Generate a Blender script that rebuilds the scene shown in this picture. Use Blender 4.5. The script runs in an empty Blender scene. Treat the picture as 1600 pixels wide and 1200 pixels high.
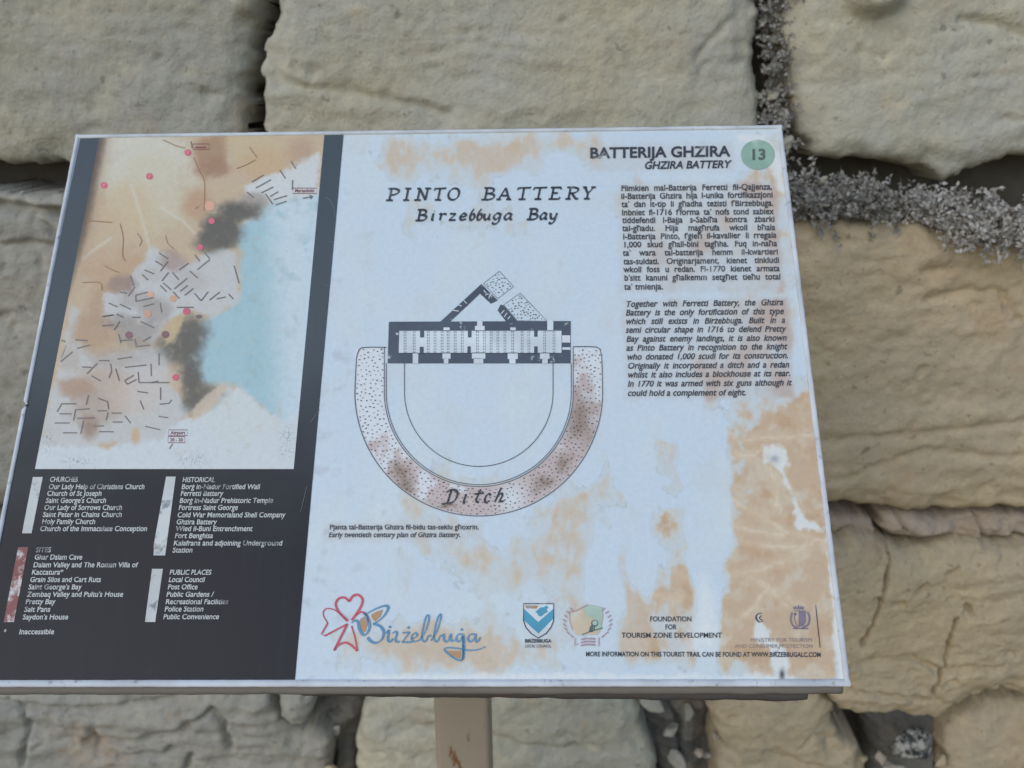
import bpy, math, random
import numpy as np
from mathutils import Matrix, Vector

# ------------------------------------------------------------------ camera, world, sun, exposure
SC = bpy.context.scene
COL = SC.collection
F = 1400.0                                  # focal length in pixels of the 1600 x 1200 photograph
TILT = math.radians(52)                     # slope of the board against the ground
BW, BH = 1.0, 1.0 / 1.3405                  # board, metres
BC = np.array([0.0, 0.0, 1.28])             # centre of the board's face
r1 = np.array([0.99975605, 0.00772205, 0.02069348]); r1 /= np.linalg.norm(r1)
r2 = np.array([0.00669, 0.93992, -0.34198]); r2 -= r1 * (r1 @ r2); r2 /= np.linalg.norm(r2)
RBC = np.stack([r1, r2, np.cross(r1, r2)], 1)          # board axes seen from the camera
TC = np.array([-0.12156935, 0.00826597, -1.14011746])
RB = np.array([[1, 0, 0], [0, math.cos(TILT), -math.sin(TILT)], [0, math.sin(TILT), math.cos(TILT)]])
RWC = RB @ RBC.T                                       # camera axes in the world
CAMP = BC + RB @ (-RBC.T @ TC)
cam = bpy.data.cameras.new('camera')
camo = bpy.data.objects.new('camera', cam); COL.objects.link(camo)
m = Matrix.Identity(4)
for i in range(3):
    for j in range(3): m[i][j] = RWC[i, j]
    m[i][3] = CAMP[i]
camo.matrix_world = m
cam.sensor_width = 36.0; cam.lens = 36.0 * F / 1600; cam.clip_start = 0.02; cam.clip_end = 300
cam.dof.use_dof = True; cam.dof.focus_distance = 1.08; cam.dof.aperture_fstop = 4.2
SC.camera = camo

world = bpy.data.worlds.new('World'); SC.world = world; world.use_nodes = True
SUN_EL, SUN_AZ = math.radians(36), math.radians(214)   # azimuth counted clockwise from +y
nt = world.node_tree; nt.nodes.clear()
wo = nt.nodes.new('ShaderNodeOutputWorld'); bg = nt.nodes.new('ShaderNodeBackground')
sky = nt.nodes.new('ShaderNodeTexSky'); sky.sky_type = 'NISHITA'; sky.sun_disc = False
sky.sun_elevation = SUN_EL; sky.sun_rotation = SUN_AZ
sky.air_density = 1.3; sky.dust_density = 1.0; sky.ozone_density = 1.5
bg.inputs['Strength'].default_value = 0.12
nt.links.new(sky.outputs[0], bg.inputs[0]); nt.links.new(bg.outputs[0], wo.inputs[0])
sun = bpy.data.lights.new('sun', 'SUN'); sun.energy = 0.62; sun.angle = math.radians(60); sun.color = (1.0, 0.96, 0.90)
suno = bpy.data.objects.new('sun', sun); COL.objects.link(suno)
sd = Vector((math.sin(SUN_AZ) * math.cos(SUN_EL), math.cos(SUN_AZ) * math.cos(SUN_EL), math.sin(SUN_EL)))
suno.rotation_euler = (-sd).to_track_quat('-Z', 'Y').to_euler(); suno.location = (0, -3, 6)
vs = SC.view_settings; vs.view_transform = 'Standard'; vs.look = 'None'; vs.gamma = 1; vs.exposure = 0.4; vs.use_curve_mapping = False

# ------------------------------------------------------------------ projections
def cam_dir(px, py):
    d = np.stack([(np.asarray(px, float) - 800) / F, (600 - np.asarray(py, float)) / F, -np.ones_like(np.asarray(px, float))], -1)
    return d
def to_board(px, py):
    """photo pixel -> board coordinates (x right, y up the slope), metres from the centre"""
    d = cam_dir(px, py) @ RBC          # = RBC^T d
    o = -RBC.T @ TC
    t = -o[2] / d[..., 2]
    return o[0] + t * d[..., 0], o[1] + t * d[..., 1]
def board_px(x, y):
    p = np.stack([x, y, np.zeros_like(x)], -1) @ RBC.T + TC
    return 800 + F * p[..., 0] / -p[..., 2], 600 - F * p[..., 1] / -p[..., 2]
YW = 0.66                               # plane of the wall's outer face
def to_wall(px, py, h=0.0):
    """photo pixel -> (x, z) on the vertical plane y = YW - h"""
    d = cam_dir(px, py) @ RWC.T
    t = (YW - h - CAMP[1]) / d[..., 1]
    return CAMP[0] + t * d[..., 0], CAMP[2] + t * d[..., 2]

# ------------------------------------------------------------------ noise and masks (numpy)
def _hash(ix, iy, seed):
    n = (ix.astype(np.int64) * 374761393 + iy.astype(np.int64) * 668265263 + seed * 1442695041) & 0x7fffffff
    n = ((n ^ (n >> 13)) * 1274126177) & 0x7fffffff
    return ((n ^ (n >> 16)) & 0xffff) / 65535.0
def vnoise(x, y, seed=0):
    ix, iy = np.floor(x), np.floor(y); fx, fy = x - ix, y - iy
    g = lambda a, b, dx, dy: (np.cos(_hash(a, b, seed) * 6.28318) * dx + np.sin(_hash(a, b, seed) * 6.28318) * dy)
    u, v = fx ** 3 * (fx * (fx * 6 - 15) + 10), fy ** 3 * (fy * (fy * 6 - 15) + 10)
    a = g(ix, iy, fx, fy); b = g(ix + 1, iy, fx - 1, fy); c = g(ix, iy + 1, fx, fy - 1); d = g(ix + 1, iy + 1, fx - 1, fy - 1)
    return 1.4 * ((a * (1 - u) + b * u) * (1 - v) + (c * (1 - u) + d * u) * v)
def fbm(x, y, octs=4, seed=0, gain=0.5):
    s = 0; a = 1.0; t = 0
    for o in range(octs):
        s = s + a * vnoise(x * 2 ** o + 17.3 * o, y * 2 ** o + 9.1 * o, seed + o); t += a; a *= gain
    return s / t * 1.5
def sstep(a, b, x):
    t = np.clip((x - a) / (b - a), 0, 1); return t * t * (3 - 2 * t)
def poly_sd(P, x, y):
    """signed distance to a polygon, positive inside"""
    P = np.asarray(P, float); d2 = np.full(x.shape, 1e9); ins = np.zeros(x.shape, bool)
    for k in range(len(P)):
        a, b = P[k - 1], P[k]; e = b - a
        t = np.clip(((x - a[0]) * e[0] + (y - a[1]) * e[1]) / (e @ e + 1e-12), 0, 1)
        d2 = np.minimum(d2, (x - a[0] - t * e[0]) ** 2 + (y - a[1] - t * e[1]) ** 2)
        c = (a[1] > y) != (b[1] > y)
        with np.errstate(divide='ignore', invalid='ignore'):
            ins ^= c & (x < (b[0] - a[0]) * (y - a[1]) / (b[1] - a[1] + 1e-12) + a[0])
    return np.sqrt(d2) * np.where(ins, 1, -1)
def line_d(P, x, y):
    P = np.asarray(P, float); d2 = np.full(x.shape, 1e9)
    for k in range(1, len(P)):
        a, b = P[k - 1], P[k]; e = b - a
        t = np.clip(((x - a[0]) * e[0] + (y - a[1]) * e[1]) / (e @ e + 1e-12), 0, 1)
        d2 = np.minimum(d2, (x - a[0] - t * e[0]) ** 2 + (y - a[1] - t * e[1]) ** 2)
    return np.sqrt(d2)

# ------------------------------------------------------------------ materials
KL = np.array([0.86, 0.91, 0.965])           # how a perfectly white sheet shows under this sky (linear)
def lin(c):
    c = np.asarray(c, float) / 255.0
    return np.where(c <= 0.04045, c / 12.92, ((c + 0.055) / 1.055) ** 2.4)
def alb(c, lo=0.012):                        # colour read off the photograph -> reflectance
    return np.clip(lin(c) / KL - 0.02, lo, 0.9)
def nodes(name):
    mt = bpy.data.materials.new(name); mt.use_nodes = True
    n = mt.node_tree; b = n.nodes['Principled BSDF']
    return mt, n, b
def N(n, kind, **kw):
    o = n.nodes.new(kind)
    for k, v in kw.items():
        if k in o.inputs: o.inputs[k].default_value = v
        else: setattr(o, k, v)
    return o
def mixc(n, fac, a, b, mode='MIX'):
    x = n.nodes.new('ShaderNodeMix'); x.data_type = 'RGBA'; x.blend_type = mode
    for s, v in ((0, fac), (6, a), (7, b)):
        if hasattr(v, 'links') or hasattr(v, 'is_linked'): n.links.new(v, x.inputs[s])
        elif s == 0: x.inputs[0].default_value = v
        else: x.inputs[s].default_value = (*v[:3], 1)
    return x.outputs[2]
def ramp(n, src, a, b, lo=0.0, hi=1.0):
    x = n.nodes.new('ShaderNodeMapRange'); x.interpolation_type = 'SMOOTHSTEP'
    n.links.new(src, x.inputs[0]); x.inputs[1].default_value = a; x.inputs[2].default_value = b
    x.inputs[3].default_value = lo; x.inputs[4].default_value = hi
    return x.outputs[0]
def objco(n):
    return n.nodes.new('ShaderNodeTexCoord').outputs['Object']
def noise(n, co, scale, detail=4, rough=0.55, stretch=None):
    if stretch:
        mp = n.nodes.new('ShaderNodeMapping'); mp.inputs['Scale'].default_value = stretch; n.links.new(co, mp.inputs[0]); co = mp.outputs[0]
    x = N(n, 'ShaderNodeTexNoise', Scale=scale, Detail=detail, Roughness=rough); n.links.new(co, x.inputs['Vector'])
    return x.outputs['Fac']
GLOSS = 0.36; SPEC = 0.22
def ink(name, c, wear=0.0, wearc=(205, 215, 222), wscale=60, rough=None):
    rough = GLOSS if rough is None else rough
    mt, n, b = nodes(name); a = alb(c); b.inputs['Roughness'].default_value = rough; b.inputs['Specular IOR Level'].default_value = SPEC
    co = objco(n)
    v = ramp(n, noise(n, co, 14, 5), 0.3, 0.7, 0.85, 1.15)
    base = mixc(n, 1.0, a, (1, 1, 1), 'MULTIPLY')
    mul = n.nodes.new('ShaderNodeVectorMath'); mul.operation = 'SCALE'
    mul.inputs[0].default_value = a[:3]; n.links.new(v, mul.inputs['Scale'])
    colr = mul.outputs[0]
    if wear:
        w = ramp(n, noise(n, co, wscale, 5, 0.65), 0.62 - wear * 0.3, 0.72 - wear * 0.2)
        colr = mixc(n, w, colr, alb(wearc))
    n.links.new(colr, b.inputs['Base Color'])
    return mt

def vcol_sheet(name, rough=GLOSS, specks=True):
    mt, n, b = nodes(name)
    b.inputs['Specular IOR Level'].default_value = SPEC
    at = n.nodes.new('ShaderNodeVertexColor'); at.layer_name = 'ink'
    co = objco(n)
    v = ramp(n, noise(n, co, 160, 6, 0.7), 0.25, 0.75, 0.955, 1.045)
    sc = n.nodes.new('ShaderNodeVectorMath'); sc.operation = 'SCALE'
    n.links.new(at.outputs['Color'], sc.inputs[0]); n.links.new(v, sc.inputs['Scale'])
    colr = sc.outputs[0]
    if specks:                               # grit and fly specks stuck to the laminate
        sp = ramp(n, noise(n, co, 420, 2, 0.5), 0.70, 0.75, 0, .75)
        big = ramp(n, noise(n, co, 7, 4), 0.45, 0.66)
        k = n.nodes.new('ShaderNodeMath'); k.operation = 'MULTIPLY'; n.links.new(sp, k.inputs[0]); n.links.new(big, k.inputs[1])
        colr = mixc(n, k.outputs[0], colr, (0.12, 0.125, 0.13))
    n.links.new(colr, b.inputs['Base Color'])
    r = ramp(n, noise(n, co, 9, 5), 0.3, 0.7, rough - 0.07, rough + 0.12); n.links.new(r, b.inputs['Roughness'])
    bp = n.nodes.new('ShaderNodeBump'); bp.inputs['Strength'].default_value = 0.12; bp.inputs['Distance'].default_value = 0.002
    n.links.new(noise(n, co, 45, 5), bp.inputs['Height']); n.links.new(bp.outputs[0], b.inputs['Normal'])
    return mt

# ------------------------------------------------------------------ scene helpers
def link(name, me, mat=None, parent=None):
    o = bpy.data.objects.new(name, me); COL.objects.link(o)
    if mat: me.materials.append(mat)
    if parent: o.parent = parent
    return o
def tag(o, label=None, cat=None, group=None, kind=None):
    for k, v in (('label', label), ('category', cat), ('group', group), ('kind', kind)):
        if v: o[k] = v
    return o
def np_mesh(name, co, faces, smooth=True):
    """co (n,3), faces (m,3|4) int array"""
    me = bpy.data.meshes.new(name); k = faces.shape[1]
    me.vertices.add(len(co)); me.vertices.foreach_set('co', np.ascontiguousarray(co, dtype=np.float32).ravel())
    me.loops.add(faces.size); me.loops.foreach_set('vertex_index', faces.astype(np.int32).ravel())
    me.polygons.add(len(faces)); me.polygons.foreach_set('loop_start', np.arange(0, faces.size, k, dtype=np.int32))
    me.update(calc_edges=True); me.validate()
    if smooth: me.polygons.foreach_set('use_smooth', np.ones(len(me.polygons), bool))
    return me
def grid_faces(nx, ny):
    i = np.arange(nx * ny).reshape(ny, nx)
    return np.stack([i[:-1, :-1], i[:-1, 1:], i[1:, 1:], i[1:, :-1]], -1).reshape(-1, 4)
def set_col(me, rgb):
    at = me.color_attributes.new('ink', 'FLOAT_COLOR', 'POINT')
    at.data.foreach_set('color', np.concatenate([rgb, np.ones((len(rgb), 1))], 1).astype(np.float32).ravel())
class MB:
    def __init__(s): s.v = []; s.f = []
    def add(s, vs, fs):
        b = len(s.v); s.v += [tuple(map(float, p)) for p in vs]; s.f += [tuple(b + i for i in f) for f in fs]
    def box(s, c, d, rot=None):
        P = [Vector(((i & 1) - .5, (i >> 1 & 1) - .5, (i >> 2 & 1) - .5)) for i in range(8)]
        P = [Vector((p.x * d[0], p.y * d[1], p.z * d[2])) for p in P]
        if rot is not None: P = [rot @ p for p in P]
        s.add([p + Vector(c) for p in P], [(0, 2, 3, 1), (4, 5, 7, 6), (0, 1, 5, 4), (2, 6, 7, 3), (0, 4, 6, 2), (1, 3, 7, 5)])
    def build(s, name, mat, parent=None, smooth=False):
        me = bpy.data.meshes.new(name); me.from_pydata(s.v, [], s.f); me.update()
        if smooth:
            for p in me.polygons: p.use_smooth = True
        return link(name, me, mat, parent)

# ------------------------------------------------------------------ ground
mt, n, b = nodes('dry_earth'); co = objco(n)
n.links.new(mixc(n, noise(n, co, 3, 8, 0.65), (0.16, 0.13, 0.09), (0.30, 0.25, 0.18)), b.inputs['Base Color']); b.inputs['Roughness'].default_value = 0.95
xs = np.linspace(-30, 30, 121); g = np.stack(np.meshgrid(xs, xs), -1).reshape(-1, 2)
gz = 0.02 * fbm(g[:, 0], g[:, 1], 4, 3)
tag(link('ground', np_mesh('ground', np.c_[g, gz - 0.02], grid_faces(121, 121)), mt), kind='structure')

# ------------------------------------------------------------------ stone wall
def limestone(name, warm, grey, dark):
    mt, n, b = nodes(name); co = objco(n)
    big = noise(n, co, 2.6, 6, 0.6); mid = noise(n, co, 9, 6, 0.62, (1, 1, 1.9)); fine = noise(n, co, 60, 5, 0.65)
    c = mixc(n, ramp(n, big, 0.36, 0.64), warm, grey)
    c = mixc(n, ramp(n, mid, 0.5, 0.75, 0, 0.7), c, tuple(x * 1.18 for x in warm))
    strat = noise(n, co, 5, 5, 0.6, (0.6, 1, 5.0))
    c = mixc(n, ramp(n, strat, 0.55, 0.72, 0, 0.3), c, dark)
    och = noise(n, co, 6.5, 4, 0.6)
    c = mixc(n, ramp(n, och, 0.56, 0.74, 0, 0.5), c, (0.46, 0.32, 0.19))
    gr = noise(n, co, 3.7, 7, 0.68); c = mixc(n, ramp(n, gr, 0.5, 0.68, 0, 0.42), c, tuple(x * y for x, y in zip(dark, (1.02, 1.1, 1.15))))
    pit = ramp(n, noise(n, co, 38, 3, 0.5), 0.66, 0.75, 0, 0.6)
    c = mixc(n, pit, c, tuple(x * 0.45 for x in dark))
    oi = n.nodes.new('ShaderNodeObjectInfo')
    sp2 = ramp(n, noise(n, co, 85, 3, 0.6), 0.64, 0.72, 0, 0.55); c = mixc(n, sp2, c, tuple(x * 0.5 for x in dark))
    lt = ramp(n, noise(n, co, 22, 5, 0.7), 0.58, 0.72, 0, 0.4); c = mixc(n, lt, c, tuple(min(.7, x * 1.3) for x in grey))
    c = mixc(n, ramp(n, fine, 0.3, 0.7, 0.0, 0.35), c, tuple(x * 0.7 for x in grey))
    br = n.nodes.new('ShaderNodeVectorMath'); br.operation = 'SCALE'; n.links.new(c, br.inputs[0])
    n.links.new(ramp(n, oi.outputs['Random'], 0, 1, 0.9, 1.1), br.inputs['Scale'])
    n.links.new(br.outputs[0], b.inputs['Base Color']); b.inputs['Roughness'].default_value = 0.92
    b.inputs['Specular IOR Level'].default_value = 0.25
    bp = n.nodes.new('ShaderNodeBump'); bp.inputs['Strength'].default_value = 0.5; bp.inputs['Distance'].default_value = 0.007
    ad = n.nodes.new('ShaderNodeMath'); n.links.new(fine, ad.inputs[0]); n.links.new(noise(n, co, 150, 4, 0.6), ad.inputs[1])
    n.links.new(ad.outputs[0], bp.inputs['Height']); n.links.new(bp.outputs[0], b.inputs['Normal'])
    return mt
M_LIME = limestone('limestone', (0.47, 0.435, 0.325), (0.41, 0.405, 0.355), (0.31, 0.285, 0.225))
M_WARM = limestone('limestone_warm', (0.50, 0.405, 0.26), (0.45, 0.375, 0.27), (0.34, 0.265, 0.165))
M_PINK = limestone('limestone_pink', (0.46, 0.37, 0.29), (0.43, 0.36, 0.29), (0.32, 0.24, 0.18))
M_GREY = limestone('limestone_grey', (0.39, 0.37, 0.315), (0.34, 0.335, 0.305), (0.24, 0.23, 0.205))
mt, n, b = nodes('joint_earth'); co = objco(n)
n.links.new(mixc(n, noise(n, co, 20, 6, 0.7), (0.035, 0.033, 0.03), (0.12, 0.11, 0.095)), b.inputs['Base Color']); b.inputs['Roughness'].default_value = 1.0
M_EARTH = mt

wall = bpy.data.objects.new('stone_wall', None); COL.objects.link(wall); wall.location = (0, YW, 0)
tag(wall, 'weathered wall of large limestone blocks with open joints behind the board', 'wall')
WALLD = 0.17
def stone(poly, h, mat, seed, r=0.022, rough=1.0, cracks=(), step=0.0055, knob=(), strata=1.0, label=None, wob=1.0):
    P = np.stack(to_wall(np.array([p[0] for p in poly]), np.array([p[1] for p in poly]), h), -1)
    lo, hi = P.min(0) - 0.03, P.max(0) + 0.03
    xs = np.arange(lo[0], hi[0], step); zs = np.arange(lo[1], hi[1], step)
    X, Z = np.meshgrid(xs, zs); nx, ny = len(xs), len(zs)
    d = poly_sd(P, X, Z) + wob * (0.014 * fbm(X * 7, Z * 7, 3, seed) + 0.010 * fbm(X * 24, Z * 24, 4, seed + 5, .6))
    t = np.clip(d / r, 0, 1); prof = np.sqrt(np.clip(1 - (1 - t) ** 2, 0, 1))
    hh = rough * (0.016 * fbm(X * 2.2, Z * 2.6, 3, seed + 11) + strata * 0.0042 * fbm(X * 2.5 + fbm(X * 3, Z * 3, 2, seed) * .5, Z * 15, 4, seed + 21)
                  + 0.0055 * fbm(X * 9, Z * 12, 5, seed + 31, .6) + 0.0030 * fbm(X * 34, Z * 38, 4, seed + 41, .6))
    pits = fbm(X * 14, Z * 17, 3, seed + 51); hh -= rough * 0.008 * sstep(0.5, 0.85, pits)
    for c in cracks:                          # ((pixels), width m, depth m)
        C = np.stack(to_wall(np.array([p[0] for p in c[0]]), np.array([p[1] for p in c[0]]), h), -1)
        dl = line_d(C, X + 0.006 * fbm(X * 30, Z * 30, 4, seed + 61, .6), Z + 0.006 * fbm(X * 30 + 9, Z * 30, 4, seed + 62, .6))
        w = c[1] * (0.55 + 0.9 * np.clip(fbm(X * 18, Z * 18, 2, seed + 63) + .4, 0, 1)); hh -= c[2] * np.exp(-(dl / w) ** 2)
    for (kx, ky, kr, kd) in knob:
        q = to_wall(np.array([kx]), np.array([ky]), h); dd = np.hypot(X - q[0], (Z - q[1]) * 1.6)
        hh += kd * sstep(kr, kr * 0.3, dd)
    D = WALLD + h
    hh -= 0.016 * sstep(0.06, 0.0, d + 0.03 * fbm(X * 10, Z * 10, 3, seed + 71)) * rough      # arrises knocked back unevenly
    lay = (Z * 26 + 1.6 * fbm(X * 3, Z * 3, 3, seed + 81)); hh += rough * strata * 0.0035 * (np.abs((lay % 1) - .5) * 2) * sstep(0, .5, fbm(X * 4, Z * 5, 3, seed + 82))
    y = h + np.where(d > 0, np.minimum(hh, 10) - (1 - prof) * 0.032, -D)
    keepv = d > -step * 1.5
    F4 = grid_faces(nx, ny); kf = keepv.ravel()[F4].all(1); F4 = F4[kf]
    used = np.unique(F4); remap = np.full(nx * ny, -1); remap[used] = np.arange(len(used))
    gz_, gx_ = np.gradient(d, step); g2 = gx_ ** 2 + gz_ ** 2 + 1e-6
    mv = np.where(d <= 0, np.clip(-d / g2 * np.sqrt(g2), 0, 2 * step) / np.sqrt(g2), 0)          # flanks follow the outline, not the grid
    X, Z = X + mv * gx_, Z + mv * gz_
    co = np.stack([X.ravel(), -y.ravel(), Z.ravel()], -1)[used]
    o = link('stone', np_mesh('stone', co, remap[F4]), mat, wall)
    if label: o['label'] = label
    return o
EDGE = -280
stone([(-260, EDGE), (428, EDGE), (420, -20), (402, 50), (386, 120), (381, 190), (378, 262), (240, 268), (100, 262), (0, 256), (-260, 250)], 0.0, M_LIME, 1,
      knob=[(400, 5, 0.05, 0.03)])
stone([(446, EDGE), (1186, EDGE), (1186, 0), (1190, 90), (1194, 190), (1190, 280), (900, 286), (640, 282), (408, 270), (402, 200), (405, 120), (408, 60), (428, 0)], 0.01, M_LIME, 2,
      cracks=[([(430, 130), (520, 140), (620, 158), (700, 180)], 0.012, 0.012), ([(1090, 90), (1110, 60), (1140, 30)], 0.008, 0.008)], rough=0.9)
stone([(1236, EDGE), (1900, EDGE), (1900, 245), (1600, 250), (1552, 258), (1525, 275), (1508, 287), (1480, 282), (1440, 266), (1400, 262), (1330, 256), (1275, 250), (1250, 215), (1240, 160), (1232, 60)], 0.0, M_LIME, 3,
      knob=[(1365, -8, 0.07, 0.05)], cracks=[([(1500, 28), (1560, 38), (1610, 58)], 0.008, 0.012), ([(1240, 130), (1330, 135), (1380, 120)], 0.01, 0.005)], rough=0.9)
# second course
stone([(-320, 296), (110, 300), (240, 302), (430, 300), (520, 305), (528, 500), (520, 770), (300, 800), (0, 800), (-320, 800)], 0.02, M_GREY, 4,
      cracks=[([(-100, 318), (0, 326), (60, 328), (110, 340)], 0.010, 0.03), ([(-100, 378), (0, 384), (60, 380), (110, 392)], 0.007, 0.018), ([(50, 340), (75, 360), (100, 400)], 0.006, 0.012)])
stone([(548, 308), (900, 304), (1215, 310), (1222, 560), (1214, 790), (900, 800), (545, 792)], 0.02, M_LIME, 5, step=0.009)
stone([(1236, 362), (1262, 350), (1330, 344), (1420, 346), (1480, 352), (1560, 356), (1900, 360), (1900, 792), (1600, 798), (1480, 806), (1340, 800), (1240, 792)], 0.09, M_WARM, 6, r=0.03,
      cracks=[([(1445, 470), (1500, 455), (1560, 455), (1590, 500)], 0.006, 0.012), ([(1260, 690), (1400, 680), (1500, 672), (1600, 660)], 0.012, 0.008),
              ([(1440, 425), (1480, 418), (1540, 420)], 0.010, 0.010), ([(1330, 745), (1450, 700), (1560, 715)], 0.009, 0.006)])
# pinning stones of the bed joint and third course
stone([(1282, 812), (1330, 806), (1384, 812), (1380, 838), (1368, 846), (1300, 840)], 0.075, M_PINK, 7, r=0.012, step=0.0035, wob=.9, rough=1.8, strata=.3)
stone([(1386, 816), (1402, 808), (1440, 812), (1470, 822), (1520, 814), (1570, 812), (1640, 818), (1760, 815), (1760, 856), (1600, 854), (1540, 858), (1490, 850), (1440, 858), (1400, 852), (1384, 838)], 0.095, M_PINK, 8, r=0.012, step=0.0035, wob=.8, rough=2.0, strata=.3, cracks=[([(1412, 812), (1420, 836), (1404, 846)], .003, .02), ([(1540, 815), (1548, 856)], .003, .02)])
stone([(1270, 850), (1340, 846), (1400, 860), (1445, 864), (1490, 858), (1600, 866), (1800, 862), (1800, 1095), (1620, 1100), (1580, 1092), (1540, 1102), (1500, 1122), (1470, 1142), (1420, 1134), (1370, 1130), (1318, 1124), (1300, 1096), (1270, 1080)], 0.12, M_WARM, 9, r=0.028,
      cracks=[([(1402, 852), (1390, 890), (1378, 930), (1370, 965), (1346, 1006)], 0.0026, 0.045), ([(1497, 972), (1484, 1000), (1478, 1040), (1466, 1066), (1458, 1090)], 0.0026, 0.05),
              ([(1485, 900), (1500, 892)], 0.005, 0.02), ([(1428, 932), (1446, 918)], 0.003, 0.02), ([(1512, 948), (1520, 962)], 0.004, 0.02),
              ([(1330, 1040), (1420, 1030), (1480, 1050), (1560, 1045)], 0.010, 0.016), ([(1320, 1080), (1400, 1092), (1470, 1100)], 0.010, 0.014)], rough=1.1, step=0.0032)
stone([(-330, 824), (0, 822), (300, 826), (560, 822), (548, 960), (500, 1040), (440, 1062), (300, 1064), (0, 1056), (-330, 1060)], 0.03, M_GREY, 10, step=0.008)
stone([(600, 822), (900, 824), (1240, 820), (1236, 940), (1180, 1050), (1000, 1062), (640, 1060), (590, 960)], 0.04, M_LIME, 11, step=0.009)
# lowest course in view
stone([(-330, 1078), (0, 1078), (180, 1074), (330, 1080), (420, 1088), (432, 1120), (470, 1152), (510, 1164), (505, 1240), (500, 1420), (-330, 1420)], 0.07, M_GREY, 12, strata=2.4, rough=1.25,
      cracks=[([(-20, 1102), (80, 1112), (160, 1110), (240, 1100), (270, 1096)], 0.008, 0.02), ([(130, 1165), (220, 1158), (280, 1140), (330, 1112), (350, 1130), (360, 1170)], 0.007, 0.025),
              ([(140, 1145), (150, 1175), (190, 1185), (250, 1180), (275, 1168)], 0.006, 0.022), ([(25, 1105), (42, 1135), (30, 1200)], 0.006, 0.02), ([(300, 1178), (290, 1200)], 0.006, 0.02)])
stone([(432, 1092), (470, 1086), (486, 1104), (480, 1136), (452, 1148), (436, 1128)], 0.085, M_GREY, 13, r=0.02, step=0.004)
stone([(552, 1150), (566, 1116), (600, 1086), (650, 1070), (860, 1066), (980, 1076), (1000, 1100), (1008, 1150), (1030, 1190), (1036, 1420), (556, 1420)], 0.08, M_LIME, 14, rough=1.1,
      cracks=[([(610, 1142), (680, 1140), (760, 1150), (860, 1175), (920, 1170)], 0.014, 0.014)])
stone([(1112, 1096), (1200, 1076), (1290, 1082), (1312, 1110), (1316, 1160), (1346, 1176), (1362, 1200), (1370, 1420), (1106, 1420), (1122, 1200)], 0.10, M_WARM, 15, rough=1.2,
      cracks=[([(1250, 1175), (1272, 1150), (1296, 1160), (1300, 1190)], 0.006, 0.012), ([(1200, 1180), (1260, 1200), (1310, 1210)], 0.008, 0.014)])
stone([(1478, 1150), (1520, 1116), (1600, 1106), (1800, 1110), (1800, 1420), (1480, 1420), (1478, 1230)], 0.05, M_WARM, 16)
# the courses run on past both sides of the view
for k_, (x0_, x1_, y0_, y1_, mm_) in enumerate([(-1000, -285, -280, 252, M_LIME), (-1050, -345, 298, 800, M_LIME), (-1050, -350, 824, 1060, M_GREY), (-1050, -350, 1078, 1420, M_LIME),
                                                (1925, 2500, -280, 246, M_LIME), (1925, 2500, 300, 795, M_WARM), (1830, 2500, 815, 1100, M_WARM), (1830, 2500, 1115, 1420, M_LIME)]):
    stone([(x0_, y0_), (x1_, y0_), (x1_, y1_), (x0_, y1_)], .02, mm_, 40 + k_, step=0.011)
# darker rubble filling between the lowest blocks
M_RUB = limestone('rubble_grey', (0.20, 0.19, 0.17), (0.15, 0.145, 0.135), (0.07, 0.068, 0.062))
stone([(478, 1082), (566, 1078), (572, 1108), (558, 1146), (556, 1420), (498, 1420), (502, 1180), (476, 1140)], -0.02, M_RUB, 17, rough=2.4, step=0.0045, cracks=[([(508, 1120), (520, 1150), (516, 1200)], .006, .04), ([(480, 1118), (530, 1110)], .006, .03)])
stone([(985, 1076), (1118, 1080), (1122, 1150), (1112, 1420), (1030, 1420), (1024, 1185), (1002, 1140)], 0.0, M_RUB, 18, rough=2.6, step=0.0045, cracks=[([(1040, 1100), (1062, 1130), (1058, 1190)], .006, .04), ([(1020, 1150), (1100, 1165)], .005, .03)])
stone([(1352, 1120), (1500, 1112), (1506, 1420), (1362, 1420), (1360, 1190)], -0.02, M_RUB, 19, rough=2.2, step=0.0045, cracks=[([(1470, 1120), (1460, 1200)], .006, .04)])
# earth and rubble packed behind the joints
xs = np.arange(-2.6, 2.6, 0.02); zs = np.arange(0.0, 2.1, 0.02); X, Z = np.meshgrid(xs, zs)
yy = 0.158 - 0.025 * fbm(X * 8, Z * 8, 4, 77) - 0.012 * fbm(X * 30, Z * 30, 3, 78)
link('joint_fill', np_mesh('joint_fill', np.stack([X.ravel(), yy.ravel(), Z.ravel()], -1), grid_faces(len(xs), len(zs))), M_EARTH, wall)
# the wall goes on below and beside the view: plain courses down to the ground
mbp = MB(); mbp.box((0.0, 0.45, 1.05), (5.16, 0.5, 2.1)); mbp.build('core', M_EARTH, wall)

# small stones caught in the joints
rs = random.Random(5)
def lump(name, c, s, mat, parent, seed, sub=3):
    import bmesh
    bm = bmesh.new(); bmesh.ops.create_icosphere(bm, subdivisions=sub, radius=1.0)
    V = np.array([v.co[:] for v in bm.verts]); q = np.random.RandomState(seed)
    for _ in range(14):                      # knock flat facets off it
        nn = q.normal(size=3); nn /= np.linalg.norm(nn); lim = q.uniform(0.55, 0.85)
        dd = V @ nn; V -= np.outer(np.clip(dd - lim, 0, None), nn)
    V *= (1 + 0.08 * fbm(V[:, 0] * 2 + seed, V[:, 1] * 2 + V[:, 2], 3, seed))[:, None]
    for v, p in zip(bm.verts, V): v.co = Vector(p * np.array(s))
    me = bpy.data.meshes.new(name); bm.to_mesh(me); bm.free()
    o = link(name, me, mat, parent); o.location = c
    o.rotation_euler = (q.uniform(0, 6), q.uniform(0, .6), q.uniform(0, 6)); return o
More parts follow.
